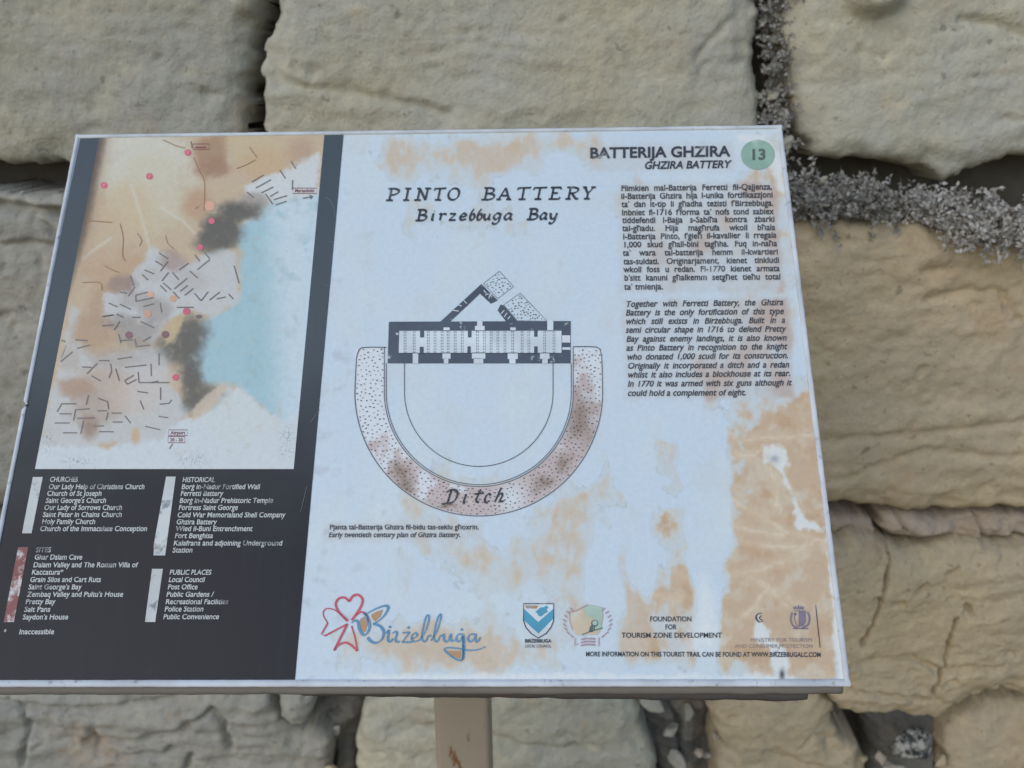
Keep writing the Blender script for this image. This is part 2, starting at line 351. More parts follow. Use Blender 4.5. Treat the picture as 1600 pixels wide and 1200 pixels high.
def pebble(px, py, rad, mat, seed, h=0.02, flat=0.75):
    x, z = to_wall(np.array([px]), np.array([py]), h)
    k = rad / F * (YW - h - CAMP[1])
    return lump('pebble', (x[0], -h, z[0]), (k * 1.2, k * 0.9, k * flat), mat, wall, seed)
mt, n, b = nodes('lichened_stone'); co = objco(n)
n.links.new(mixc(n, ramp(n, noise(n, co, 55, 5, 0.7), 0.44, 0.56), (0.025, 0.027, 0.028), (0.34, 0.33, 0.30)), b.inputs['Base Color']); b.inputs['Roughness'].default_value = 0.9
M_LICH = mt
pebble(1424, 1166, 44, M_LICH, 3, 0.07)['label'] = 'dark stone blotched with black lichen'
for (x, y, r_, mm, h) in [(1376, 1184, 15, M_PINK, .09), (1400, 1200, 22, M_GREY, .07), (1020, 1098, 22, M_GREY, .06), (1118, 1150, 10, M_PINK, .09), (1092, 1176, 11, M_PINK, .08), (1106, 1180, 8, M_GREY, .08),
                          (1060, 1190, 24, M_GREY, .06), (1048, 1140, 16, M_GREY, .02), (1076, 1112, 20, M_GREY, .0), (500, 1180, 18, M_GREY, .03), (524, 1140, 14, M_GREY, .0), (515, 1205, 18, M_WARM, .05),
                          (1205, 20, 14, M_GREY, -.05), (1212, 60, 11, M_GREY, -.04), (1204, 150, 14, M_LIME, -.03), (1216, 178, 12, M_LIME, -.02), (1206, 205, 10, M_LIME, -.02), (1228, 225, 14, M_GREY, .0),
                          (386, 20, 16, M_GREY, -.07), (392, 170, 9, M_GREY, -.06), (1286, 282, 10, M_LIME, .05), (1330, 330, 16, M_GREY, .03), (1300, 322, 14, M_GREY, .03),
                          (1350, 1185, 10, M_WARM, .1), (1470, 1190, 14, M_WARM, .05), (1250, 340, 16, M_GREY, .05)]:
    pebble(x, y, r_, mm, int(x * 7 + y), h)

# ------------------------------------------------------------------ dry plants on the ledge and in the upright joint
mt, n, b = nodes('dry_leaf'); oi = n.nodes.new('ShaderNodeTexCoord')
n.links.new(mixc(n, noise(n, oi.outputs['Object'], 60, 3), (0.26, 0.25, 0.23), (0.58, 0.56, 0.53)), b.inputs['Base Color']); b.inputs['Roughness'].default_value = 0.9
M_LEAF = mt
mt, n, b = nodes('dry_leaf_dark'); oi = n.nodes.new('ShaderNodeTexCoord')
n.links.new(mixc(n, noise(n, oi.outputs['Object'], 60, 3), (0.17, 0.165, 0.15), (0.42, 0.41, 0.385)), b.inputs['Base Color']); b.inputs['Roughness'].default_value = 0.9
M_LEAFD = mt
mt, n, b = nodes('dry_stem'); b.inputs['Base Color'].default_value = (0.16, 0.14, 0.115, 1); b.inputs['Roughness'].default_value = 0.9
M_STEM = mt
def plant(label, pts, mat, seed, stems=60, leaves=16, length=0.07, leaf=0.006, droop=0.0, up=0.6):
    """pts: ground points (px, py, h) the tufts grow from"""
    q = np.random.RandomState(seed)
    W = []
    for (px, py, h) in pts:
        x, z = to_wall(np.array([px]), np.array([py]), h); W.append((x[0], YW - h, z[0]))
    W = np.array(W); base = W.mean(0)
    root = bpy.data.objects.new('dry_plant', None); COL.objects.link(root); root.location = base
    tag(root, label, 'plant', 'dry plants rooted in the wall joints')
    sm, lm = MB(), MB()
    for s in range(stems):
        k = q.uniform(0, len(W) - 1.001); i = int(k); p = W[i] + (W[i + 1] - W[i]) * (k - i) + q.normal(size=3) * (.006, .012, .006)
        v = np.array([q.normal() * .7, -abs(q.normal()) * .7 - .1, up + q.normal() * .45]); v /= np.linalg.norm(v)
        L = length * q.uniform(.45, 1.2); pts_ = [p]; nseg = 5
        for j in range(nseg):
            v = v + q.normal(size=3) * .28 + np.array([0, 0, -droop]); v /= np.linalg.norm(v); pts_.append(pts_[-1] + v * L / nseg)
        for j in range(nseg):                # three-sided twig
            a, b_ = pts_[j] - base, pts_[j + 1] - base; ax = b_ - a; u = np.cross(ax, (0.3, .5, .8)); u /= np.linalg.norm(u) + 1e-9; w = np.cross(ax / np.linalg.norm(ax), u)
            ra, rb = .0011 * (1 - j / 7), .0011 * (1 - (j + 1) / 7)
            ring = lambda c, r_: [c + r_ * (u * math.cos(t) + w * math.sin(t)) for t in (0, 2.09, 4.19)]
            sm.add(ring(a, ra) + ring(b_, rb), [(0, 1, 4, 3), (1, 2, 5, 4), (2, 0, 3, 5)])
        for l in range(leaves):
            k = q.uniform(1.0, nseg); j = min(int(k), nseg - 1); c = pts_[j] + (pts_[j + 1] - pts_[j]) * (k - j) - base
            a = q.normal(size=3); a /= np.linalg.norm(a); u = np.cross(a, q.normal(size=3)); u /= np.linalg.norm(u) + 1e-9; w = np.cross(a, u)
            S = leaf * q.uniform(.5, 1.3)
            lm.add([c, c + a * S * .5 + u * S * .32 + w * S * .15, c + a * S * 1.1 + w * S * .3, c + a * S * .5 - u * S * .32 + w * S * .15], [(0, 1, 2), (0, 2, 3)])
    sm.build('stem', M_STEM, root); l = lm.build('foliage', mat, root); l['kind'] = 'stuff'
    return root
plant('dark dry weed beside the upper right corner of the board', [(1232, 320, .06), (1280, 330, .07), (1340, 328, .07), (1400, 332, .07)], M_LEAFD, 1, 230, 24, .075, .0085, up=.7)
plant('low grey dry weed in the middle of the ledge', [(1395, 335, .06), (1450, 332, .07), (1500, 338, .08)], M_LEAF, 2, 150, 20, .055, .0085, up=.7)
plant('pale dry weed hanging over the lip of the ledge', [(1490, 335, .09), (1540, 338, .10), (1600, 340, .10), (1680, 345, .10)], M_LEAF, 3, 240, 26, .078, .0095, droop=.42, up=.35)
plant('thin grey dry growth climbing the upright joint', [(1200, -60, -.05), (1205, 0, -.04), (1208, 60, -.04), (1206, 120, -.03), (1206, 190, -.03), (1214, 240, -.02)], M_LEAFD, 4, 190, 16, .05, .0085, up=.1)
# ------------------------------------------------------------------ the information board
board = bpy.data.objects.new('information_board', None); COL.objects.link(board)
tag(board, 'sloping information board with faded map, fort plan and stained print on a steel post', 'sign')
board.location = (0.0, 0.12, 0.0)
FACE = Matrix(((1, 0, 0, BC[0]), (0, RB[1, 1], RB[1, 2], BC[1] - 0.12), (0, RB[2, 1], RB[2, 2], BC[2]), (0, 0, 0, 1)))
def on_board(o, parent=None):
    if parent is None: o.parent = board; o.matrix_local = FACE
    else: o.parent = parent
    return o

# --- photo-pixel drawing layers
def bpts(pts, z):
    x, y = to_board(np.array([p[0] for p in pts], float), np.array([p[1] for p in pts], float))
    return [(a, b_, z) for a, b_ in zip(x, y)]
Z0, Z1, Z2, Z3 = 0.0, 0.0006, 0.0010, 0.0014
class Ink:
    """collects flat printed shapes given in photo pixels"""
    def __init__(s, z): s.z = z; s.mb = MB()
    def poly(s, pts):
        a = 0
        for k in range(len(pts)): a += pts[k - 1][0] * pts[k][1] - pts[k][0] * pts[k - 1][1]
        if a > 0: pts = pts[::-1]
        s.mb.add(bpts(pts, s.z), [tuple(range(len(pts)))]); return s
    def rect(s, x0, y0, x1, y1): return s.poly([(x0, y0), (x1, y0), (x1, y1), (x0, y1)])
    def disc(s, cx, cy, rx, ry=None, k=20):
        ry = ry or rx; return s.poly([(cx + rx * math.cos(6.28318 * i / k), cy + ry * math.sin(6.28318 * i / k)) for i in range(k)])
    def stroke(s, pts, w, nib=None, closed=False):
        P = np.array(pts, float)
        if closed: P = np.vstack([P, P[:1]])
        d = np.gradient(P, axis=0) if len(P) > 2 else np.repeat((P[1] - P[0])[None], 2, 0)
        if closed: d[0] = d[-1] = P[1] - P[-2]
        L = np.hypot(d[:, 0], d[:, 1]) + 1e-9; nrm = np.stack([-d[:, 1], d[:, 0]], -1) / L[:, None]
        ww = np.full(len(P), w / 2)
        if nib is not None:
            th = np.arctan2(-d[:, 1], d[:, 0]); ww = w / 2 * (0.32 + 0.68 * np.abs(np.sin(th - nib)))
        A, B_ = P + nrm * ww[:, None], P - nrm * ww[:, None]
        n_ = len(P); s.mb.add(bpts(list(map(tuple, A)) + list(map(tuple, B_)), s.z), [(i, i + 1, n_ + i + 1, n_ + i) for i in range(n_ - 1)]); return s
    def lines(s, segs, w):
        for q in segs: s.stroke([(q[0], q[1]), (q[2], q[3])], w)
        return s
    def build(s, name, mat, parent): return s.mb.build(name, mat, parent)
def smooth(pts, k=6):
    P = np.array(pts, float)
    if len(P) < 3: return [tuple(p) for p in P]
    Q = np.vstack([2 * P[0] - P[1], P, 2 * P[-1] - P[-2]]); out = []
    for i in range(1, len(Q) - 2):
        for t in np.arange(k) / k:
            a, b_, c, d = Q[i - 1], Q[i], Q[i + 1], Q[i + 2]
            out.append(tuple(.5 * ((2 * b_) + (c - a) * t + (2 * a - 5 * b_ + 4 * c - d) * t * t + (3 * b_ - a - 3 * c + d) * t ** 3)))
    out.append(tuple(P[-1])); return out

# --- colour fields of the weathered print
def field_sheet(PX, PY):
    C = np.empty(PX.shape + (3,)); C[:] = (189, 207, 223)
    def mix(mask, c, k=1.0):
        m_ = np.clip(mask * k, 0, 1)[..., None]; C[:] = C * (1 - m_) + np.array(c, float) * m_
    n1 = fbm(PX / 60, PY / 90, 3, 1, .42); n2 = fbm(PX / 24 + 5, PY / 34, 3, 2, .45); n3 = fbm(PX / 9, PY / 11, 2, 3)
    wx, wy = PX + 16 * fbm(PX / 50, PY / 50, 4, 8) + 5 * n3, PY + 20 * fbm(PX / 50 + 4, PY / 60, 4, 9) + 5 * n2
    mix(sstep(-.1, .8, fbm(PX / 140, PY / 180, 4, 4)), (196, 210, 218), .8)          # uneven paper
    mix(sstep(.1, .7, n1), (190, 199, 205), .35)
    # --- water marks: a field of soaked ground with a few broad centres
    S = np.full(PX.shape, -0.62)
    for (cx, cy, rx, ry, a) in [(640, 245, 75, 42, .8), (745, 240, 60, 40, .95), (800, 235, 45, 36, 1.0), (880, 225, 50, 30, .75), (930, 232, 30, 26, .6), (690, 330, 70, 50, .45), (780, 360, 60, 40, .4), (640, 400, 40, 60, .35),
                                (900, 420, 40, 50, .35), (990, 310, 60, 60, .3), (1090, 340, 110, 55, .5), (1190, 420, 60, 140, .75), (1110, 560, 120, 70, .5), (1210, 270, 40, 40, .8), (1205, 225, 30, 14, .8),
                                (640, 800, 60, 40, .62), (720, 745, 80, 26, .6), (690, 850, 60, 40, .6), (760, 900, 60, 50, .72), (650, 1000, 110, 45, .8), (720, 1020, 90, 36, .9), (560, 1010, 40, 40, .5), (840, 1035, 60, 30, .7), (880, 860, 60, 80, .85),
                                (900, 780, 50, 40, .7), (960, 740, 40, 40, .35), (925, 970, 40, 40, .7), (1000, 960, 40, 60, .8), (980, 900, 30, 70, .5), (1050, 715, 30, 26, .75), (1064, 760, 34, 16, .8), (1052, 820, 34, 36, .95), (1062, 925, 36, 48, 1.15), (1000, 1010, 60, 34, .9),
                                (1185, 680, 62, 44, 1.05), (1215, 790, 92, 120, 1.6), (1215, 950, 100, 110, 1.9), (1262, 690, 36, 60, 1.2), (1110, 1020, 50, 40, .9), (1280, 900, 46, 190, 1.6), (770, 1010, 30, 40, .6)]:
        S = S + a * np.exp(-((wx - cx) / rx) ** 2 - ((wy - cy) / ry) ** 2)
    S = S + .10 * np.exp(-((PX - 860) / 170) ** 2 - ((PY - 910) / 150) ** 2) + 0.36 * n1 + 0.24 * n2 + .06 * n3
    wob_ = 9 * fbm(PX / 40, PY / 60, 3, 5)
    strip = np.exp(-((PX + wob_ - 1106) / (31 - 15 * sstep(840, 960, PY))) ** 4) * sstep(630, 690, PY)       # run of washed white
    strip = np.maximum(strip, .9 * np.exp(-((PX + wob_ - 1000) / 17) ** 4) * sstep(640, 690, PY) * sstep(960, 880, PY))
    strip = np.maximum(strip, .75 * np.exp(-((PX + wob_ - 945) / 24) ** 4) * sstep(840, 880, PY))
    S = S - 1.7 * strip
    grey = sstep(-.26, .02, S); mix(grey, (188, 197, 200), .6)
    mix(np.exp(-((S + .14) / .03) ** 2) * sstep(-.2, .5, fbm(PX / 30, PY / 30, 2, 17)), (160, 168, 172), .4)     # tide line
    right = sstep(985, 1030, PX)
    n4 = fbm(PX / 15, PY / 20, 3, 61, .5); rid = 1 - np.abs(fbm(PX / 20 + 3, PY / 46, 3, 62, .5)) * 3.2
    tan0 = sstep(-.05, .45, S + .3 * n2); mix(tan0, (192, 190, 183), .75)
    mix(sstep(.0, .3, S) * np.clip(rid, 0, 1) ** 1.5 * (1 - .6 * right), (198, 180, 158), .5)                  # rusty wisps where the film has lifted
    tan1 = sstep(.22, .62, S + .20 * n2 + .10 * n4) * (.34 + .66 * right); mix(tan1, (187, 167, 144), .88)
    mix(tan1 * sstep(-.1, .5, fbm(PX / 46, PY / 40, 3, 16) + .3 * n4 + .5 * np.exp(-((PX - 1165) / 45) ** 2 - ((PY - 755) / 60) ** 2)), (196, 189, 175), .85)
    mix(tan1 * sstep(.0, .7, fbm(PX / 34, PY / 40, 4, 15)), (180, 154, 126), .6)
    mix(tan1 * sstep(.2, .6, n4) * right, (192, 172, 148), .5)
    # pinkish soak around the body text
    for R_ in ([(966, 286), (1212, 284), (1226, 458), (968, 458)], [(972, 466), (1230, 464), (1242, 624), (976, 626)], [(508, 816), (756, 814), (756, 846), (506, 846)], [(918, 226), (1146, 222), (1150, 268), (918, 268)]):
        mk = sstep(-5, 7, poly_sd(R_, PX, PY) + 6 * n2); mix(mk, (186, 191, 195), .5); mix(mk * sstep(-.1, .6, n1 + (PX - 1150) / 260), (178, 165, 160), .75)
    # dust and mould haze
    mix(sstep(.25, .8, fbm(PX / 40, PY / 30, 5, 21)) * sstep(620, 520, PX), (165, 176, 190), .45)
    # lifted folds of laminate over the tan ground
    folds = [[(1125, 668), (1160, 688), (1200, 684), (1268, 680)], [(1130, 772), (1180, 800), (1230, 832), (1290, 845)], [(1135, 820), (1170, 828), (1225, 836)], [(1150, 845), (1200, 853), (1250, 856), (1275, 842)],
             [(1120, 898), (1160, 896), (1220, 880), (1268, 850)], [(1040, 798), (1070, 810), (1082, 820)], [(1044, 780), (1080, 784)], [(1060, 852), (1078, 860)], [(1042, 885), (1072, 902), (1088, 915)], [(1170, 900), (1200, 915), (1232, 948)],
             [(1190, 914), (1220, 925), (1246, 946)], [(1200, 920), (1180, 950), (1165, 960)], [(1150, 710), (1180, 712), (1200, 700)], [(1205, 730), (1215, 770), (1218, 800)], [(1030, 740), (1060, 748), (1100, 744)], [(1025, 690), (1050, 705)], [(1010, 925), (1040, 935), (1064, 934)]]
    fd = np.full(PX.shape, 1e9); 
    for f_ in folds: fd = np.minimum(fd, line_d(f_, PX + 5 * n3 + 4 * n2, PY + 4 * n2))
    fold = np.exp(-(fd / 2.6) ** 2) * sstep(-.5, .25, fbm(PX / 22, PY / 22, 2, 19)); fold *= tan0; mix(np.exp(-(fd / 9.0) ** 2) * tan1, (200, 187, 166), .55); mix(fold, (208, 201, 187), .55)
    # torn white patches: bolt scar and its run, chips at the lower edge
    for R_, sft in (([(1195, 700), (1212, 692), (1230, 702), (1232, 725), (1222, 730), (1242, 780), (1262, 810), (1288, 824), (1286, 832), (1246, 826), (1238, 800), (1240, 776), (1224, 745), (1210, 728), (1196, 722)], 4),
                    ([(1184, 962), (1194, 972), (1200, 985), (1206, 1000), (1226, 1010), (1232, 1030), (1228, 1060), (1212, 1062), (1208, 1040), (1200, 1015), (1178, 995), (1178, 975)], 4),
                    ([(1096, 900), (1112, 920), (1124, 1000), (1118, 1018), (1070, 1018), (1084, 980)], 15), ([(1146, 1058), (1180, 1052), (1260, 1062), (1280, 1072), (1000, 1072), (1060, 1054)], 5), ([(560, 1054), (900, 1052), (1060, 1056), (1060, 1072), (560, 1072)], 5),
                    ([(1286, 690), (1300, 700), (1320, 940), (1340, 1072), (1308, 1072), (1296, 900)], 5), ([(1150, 214), (1196, 208), (1216, 240), (1228, 300), (1214, 296), (1206, 262), (1170, 226)], 6)):
        mk = sstep(-sft, sft, poly_sd(R_, PX, PY) + 5 * n2 + 3 * n3); mix(mk, (208, 218, 224), .9)
    mix(np.exp(-(((PX - 1210) / 7) ** 2 + ((PY - 717) / 6) ** 2)), (150, 158, 165), .8)
    mix(np.exp(-(((PX - 1222) / 4) ** 2 + ((PY - 1054) / 8) ** 2)), (70, 74, 78), .9)
    mix(np.exp(-(((PX - 1214) / 8) ** 2 + ((PY - 1016) / 5) ** 2)) * sstep(0, .4, n3), (90, 96, 100), .9)
    # soaked ditch of the plan
    rr = np.hypot(PX - 748, PY - 613); ring = (sstep(193, 191, rr) * sstep(147, 149, rr) * (PY > 600)) + ((PY <= 600) & (PY > 544) & (((PX > 555) & (PX < 602)) | ((PX > 895) & (PX < 941))))
    ring = np.clip(ring, 0, 1)
    mix(ring, (204, 214, 224), .9)
    wet = sstep(-.25, .35, fbm(PX / 34, PY / 34, 4, 31) + (PY - 655) / 150 + (PX - 800) / 420)
    wet = wet * (1 - .95 * np.exp(-((PX - 800) / 24) ** 2 - ((PY - 780) / 30) ** 2))
    mix(ring * wet, (181, 171, 173), .88)
    for (cx, cy, sx, sy) in [(905, 640, 22, 30), (915, 672, 20, 22), (630, 752, 12, 18), (622, 735, 9, 12), (880, 725, 12, 12), (850, 752, 13, 9), (700, 795, 12, 6), (640, 760, 9, 9)]:
        mix(ring * np.exp(-((wx - cx) / sx) ** 2 - ((wy - cy) / sy) ** 2), (140, 129, 122), .9)
    relief = 0.0011 * fold * sstep(1000, 1060, PX) + 0.0002 * n1 - 0.0002 * grey
    return C, np.clip(relief, -0.0004, 0.0014)

def field_map(PX, PY):
    C = np.empty(PX.shape + (3,)); C[:] = (186, 172, 151)
    n1 = fbm(PX / 38, PY / 38, 5, 41, .6); n2 = fbm(PX / 13, PY / 13, 4, 42, .6); n3 = fbm(PX / 5, PY / 5, 3, 43)
    def mix(mask, c, k=1.0):
        m_ = np.clip(mask * k, 0, 1)[..., None]; C[:] = C * (1 - m_) + np.array(c, float) * m_
    def blob(cx, cy, rx, ry, c, k=1.0, soft=.45, w=.35):
        r_ = np.hypot((PX - cx) / rx, (PY - cy) / ry) + w * n1 + w * .5 * n2; mix(sstep(1 + soft, 1 - soft, r_), c, k)
    def area(P, c, k=1.0, soft=5, w=7):
        mix(sstep(-soft, soft, poly_sd(P, PX, PY) + w * n1 + w * .6 * n2), c, k)
    blob(225, 250, 75, 70, (196, 200, 192), .9); blob(235, 300, 60, 60, (192, 189, 172), .8); blob(400, 235, 60, 28, (188, 176, 150), .9); blob(200, 330, 40, 40, (190, 174, 146), .6)
    blob(330, 240, 26, 32, (163, 141, 120)); blob(335, 262, 26, 16, (156, 130, 112), .8); blob(470, 245, 24, 26, (174, 154, 138), .8); blob(190, 430, 60, 40, (178, 156, 132), .7)
    blob(170, 480, 34, 36, (170, 150, 131), .7); blob(310, 320, 24, 22, (178, 150, 128), .8); blob(420, 255, 50, 22, (188, 166, 138), .7)
    area([(378, 290), (400, 280), (450, 266), (498, 240), (500, 330), (440, 335), (400, 330)], (196, 206, 212), .95)
    blob(395, 318, 30, 15, (158, 155, 152), .85)
    # the bay
    sea = [(436, 318), (402, 338), (372, 356), (366, 372), (374, 396), (374, 430), (376, 462), (352, 484), (322, 500), (300, 524), (292, 552), (300, 584), (316, 602), (346, 600), (372, 606), (404, 634), (440, 668), (480, 640), (520, 300)]
    area(sea, (158, 190, 203), 1, 8, 8)
    mix(sstep(392, 446, PX + 20 * n1 - (PY - 350) * .06) * sstep(-3, 6, poly_sd(sea, PX, PY)), (188, 207, 220), .95)
    mix(sstep(.0, .8, n1) * sstep(0, 8, poly_sd(sea, PX, PY)), (141, 178, 192), .55)
    area([(372, 604), (440, 660), (470, 640), (465, 740), (50, 740), (62, 680), (170, 700), (260, 660), (310, 650), (345, 620)], (192, 206, 216), .95)
    area([(346, 600), (372, 606), (404, 634), (440, 668), (360, 700), (320, 672), (320, 640)], (193, 204, 209), .9)
    # built-up ground
    area([(238, 384), (226, 405), (200, 430), (206, 450), (162, 458), (160, 492), (190, 510), (240, 540), (262, 500), (300, 486), (340, 494), (374, 468), (375, 430), (370, 396), (345, 384), (300, 412), (262, 400)], (185, 191, 196), .95)
    area([(112, 480), (128, 484), (120, 520), (150, 560), (230, 540), (262, 545), (262, 600), (300, 640), (250, 690), (60, 700), (85, 600), (102, 540)], (183, 189, 193), .95)
    blob(150, 520, 36, 28, (170, 150, 131), .8); blob(160, 600, 50, 30, (176, 162, 150), .75); blob(120, 606, 26, 16, (165, 142, 126), .8); blob(215, 520, 30, 24, (150, 147, 145), .75); blob(190, 505, 28, 14, (150, 146, 143), .7)
    blob(245, 486, 24, 22, (155, 152, 150), .7); blob(192, 445, 20, 14, (146, 132, 126), .8); blob(268, 408, 20, 16, (160, 145, 142), .8); blob(150, 640, 40, 26, (166, 155, 147), .75); blob(140, 668, 14, 18, (140, 122, 108), .75); blob(205, 622, 40, 30, (190, 180, 172), .5)
    blob(215, 470, 30, 14, (160, 158, 156), .6); blob(300, 440, 26, 18, (172, 172, 172), .6); blob(240, 430, 22, 12, (176, 178, 178), .6); blob(180, 560, 40, 14, (165, 160, 156), .6); blob(110, 560, 16, 20, (170, 160, 150), .5); blob(240, 560, 30, 16, (172, 172, 174), .5); blob(212, 680, 7, 14, (190, 166, 138), .9); blob(235, 600, 34, 30, (188, 186, 186), .7)
    # wet dark bloom along the shore
    for (cx, cy, rx, ry, k) in [(366, 330, 26, 13, 1), (388, 334, 20, 8, .8), (350, 364, 26, 16, .9), (345, 352, 24, 16, 1), (330, 378, 22, 16, .9), (352, 372, 16, 14, .9), (396, 326, 16, 9, .5), (300, 520, 22, 22, .95), (285, 545, 26, 22, .95), (300, 590, 14, 34, .95), (318, 618, 24, 16, .85), (268, 540, 14, 16, .6), (300, 632, 14, 12, .7)]:
        blob(cx, cy, rx * 1.1, ry * 1.1, (104, 105, 102), k, .65)
    area([(256, 520), (272, 498), (290, 488), (282, 514), (270, 535), (258, 540)], (186, 172, 142), .9, 4, 3)
    area([(300, 640), (346, 600), (356, 606), (330, 640), (300, 660)], (190, 182, 170), .9, 4, 4)
    for P in ([(205, 290), (225, 350), (232, 380), (236, 400)], [(252, 325), (285, 345), (305, 365)], [(130, 405), (150, 388), (175, 372)]):
        mix(np.exp(-(line_d(P, PX + 2 * n2, PY) / 2.4) ** 2), (202, 206, 203), .45)
    mix(sstep(.1, .8, n2 + .5 * n1), (178, 170, 160), .22)
    # mould specks at the foot
    for (cx, cy, rx, ry) in [(300, 718, 22, 12), (448, 680, 12, 14), (120, 722, 24, 8), (75, 690, 8, 20), (446, 705, 10, 10)]:
        mix(np.exp(-((PX - cx) / rx) ** 2 - ((PY - cy) / ry) ** 2) * sstep(.1, .5, fbm(PX / 3, PY / 3, 3, 47)), (128, 140, 148), .85)
    # ink of the dark border bleeding over the faded edge near the top
    e = PX - (156 - 101 * (PY - 215) / 518); up_ = sstep(520, 330, PY)
    mix(sstep(1 + 16 * up_, 0, e + 2 * n2 * up_), (72, 76, 78), .95 * up_)
    mix(sstep(34, 0, e) * up_, (150, 125, 108), .4)
    return C

M_SHEET = vcol_sheet('weathered_print'); M_MAP = vcol_sheet('map_print', specks=False)
nx, ny = 740, 552
gx = np.linspace(-BW / 2 + .004, BW / 2 - .0065, nx); gy = np.linspace(-BH / 2 + .0075, BH / 2 - .004, ny)
X, Y = np.meshgrid(gx, gy); PX, PY = board_px(X, Y); C, rel = field_sheet(PX, PY)
me = np_mesh('print_sheet', np.stack([X.ravel(), Y.ravel(), Z0 + rel.ravel() * .35], -1), grid_faces(nx, ny)); set_col(me, alb(C.reshape(-1, 3)))
sheet = on_board(link('print_sheet', me, M_SHEET)); sheet['label'] = 'white laminated print with tan water stains'
# the map: a quad of its own just above the sheet
mc = [np.array(bpts([p], 0)[0][:2]) for p in ((156, 214), (507, 210), (459, 733), (55, 733))]
s_, t_ = np.meshgrid(np.linspace(0, 1, 330), np.linspace(0, 1, 420))
XY = ((1 - s_) * (1 - t_))[..., None] * mc[0] + (s_ * (1 - t_))[..., None] * mc[1] + (s_ * t_)[..., None] * mc[2] + ((1 - s_) * t_)[..., None] * mc[3]
PX, PY = board_px(XY[..., 0], XY[..., 1]); C = field_map(PX, PY)
me = np_mesh('map', np.stack([XY[..., 0].ravel(), XY[..., 1].ravel(), np.full(XY[..., 0].size, Z1)], -1), grid_faces(330, 420)[:, ::-1]); set_col(me, alb(C.reshape(-1, 3)))
on_board(link('map', me, M_MAP), sheet)['label'] = 'faded watercolour map of a bay and village'

# --- dark legend ground
mt, n, b = nodes('faded_black_sky_sheen'); co = objco(n); b.inputs['Specular IOR Level'].default_value = SPEC
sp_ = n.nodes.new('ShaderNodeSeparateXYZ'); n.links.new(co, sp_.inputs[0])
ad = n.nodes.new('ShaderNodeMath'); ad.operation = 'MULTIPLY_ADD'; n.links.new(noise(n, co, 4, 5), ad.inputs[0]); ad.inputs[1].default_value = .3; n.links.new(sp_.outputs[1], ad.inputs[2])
c = mixc(n, ramp(n, ad.outputs[0], -.08, .25), (0.006, 0.009, 0.017), (0.066, 0.088, 0.106))     # faded print with sky reflection painted in, paler towards the top
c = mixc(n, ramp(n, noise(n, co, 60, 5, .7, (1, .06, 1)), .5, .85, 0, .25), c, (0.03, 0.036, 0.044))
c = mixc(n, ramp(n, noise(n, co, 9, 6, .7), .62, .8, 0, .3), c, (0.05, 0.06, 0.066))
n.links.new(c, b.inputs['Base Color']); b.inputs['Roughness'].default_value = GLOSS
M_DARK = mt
I = Ink(Z1)
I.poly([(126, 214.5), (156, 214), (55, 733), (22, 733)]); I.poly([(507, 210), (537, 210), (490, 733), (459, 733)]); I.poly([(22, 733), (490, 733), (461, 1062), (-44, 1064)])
I.build('legend_ground', M_DARK, sheet)['label'] = 'faded black border and legend ground with painted-in sky sheen'
M_BAR = ink('legend_bar_grey', (182, 192, 198), .35, (120, 128, 134), 40)
mt, n, b = nodes('legend_bar_red'); co = objco(n)
n.links.new(mixc(n, ramp(n, noise(n, co, 24, 6, .75), .46, .56), alb((112, 60, 66)), alb((182, 184, 190))), b.inputs['Base Color']); b.inputs['Roughness'].default_value = GLOSS
M_RED = mt
for P, mm in (([(52, 745.6), (67.5, 745.6), (50, 833.5), (35, 833.5)], M_BAR), ([(29, 855), (45, 855), (22.5, 972), (6.5, 972)], M_RED), ([(260, 745), (275, 745), (258.5, 868), (240.5, 868), (241, 850), (250, 800)], M_BAR), ([(238, 889), (255, 889), (243, 972), (227, 972)], M_BAR)):
    o = Ink(Z2).poly(P).build('legend_bar', mm, sheet)
    if mm is M_RED: o['label'] = 'legend bar with worn red print'

# --- lettering
_fc = bpy.data.curves.new('lettering_source', 'FONT'); _fc.resolution_u = 3; _fo = bpy.data.objects.new('lettering_source', _fc)
CAPH = 0.69
_cache = {}
def glyphs(s, bold):
    k = (s, bold)
    if k not in _cache:
        base_ = s.translate(str.maketrans('żġċŻĠĊ', 'zgcZGC')); dots = []
        for i_, ch_ in enumerate(s):           # dotted letters: plain letter plus a dot of its own
            if ch_ in 'żġċŻĠĊ':
                _fc.body = base_[:i_ + 1]; _fc.offset = 0; me = bpy.data.meshes.new_from_object(_fo); xr = max(v.co.x for v in me.vertices); bpy.data.meshes.remove(me)
                wz = .21 if ch_.islower() else .3; dots.append((xr - wz, .585 if ch_.islower() else .80))
        _fc.body = base_; _fc.offset = bold
        me = bpy.data.meshes.new_from_object(_fo)
        V = np.empty(len(me.vertices) * 3, np.float32); me.vertices.foreach_get('co', V); V = V.reshape(-1, 3)[:, :2].copy()
        Fc = [tuple(p.vertices) for p in me.polygons]; bpy.data.meshes.remove(me)
        for dx_, dy_ in dots:
            n0 = len(V); V = np.vstack([V, [(dx_ + .055 * math.cos(a_), dy_ + .055 * math.sin(a_)) for a_ in np.arange(8) * .7854]]); Fc.append(tuple(range(n0, n0 + 8)))
        _cache[k] = (V, Fc)
    return _cache[k]
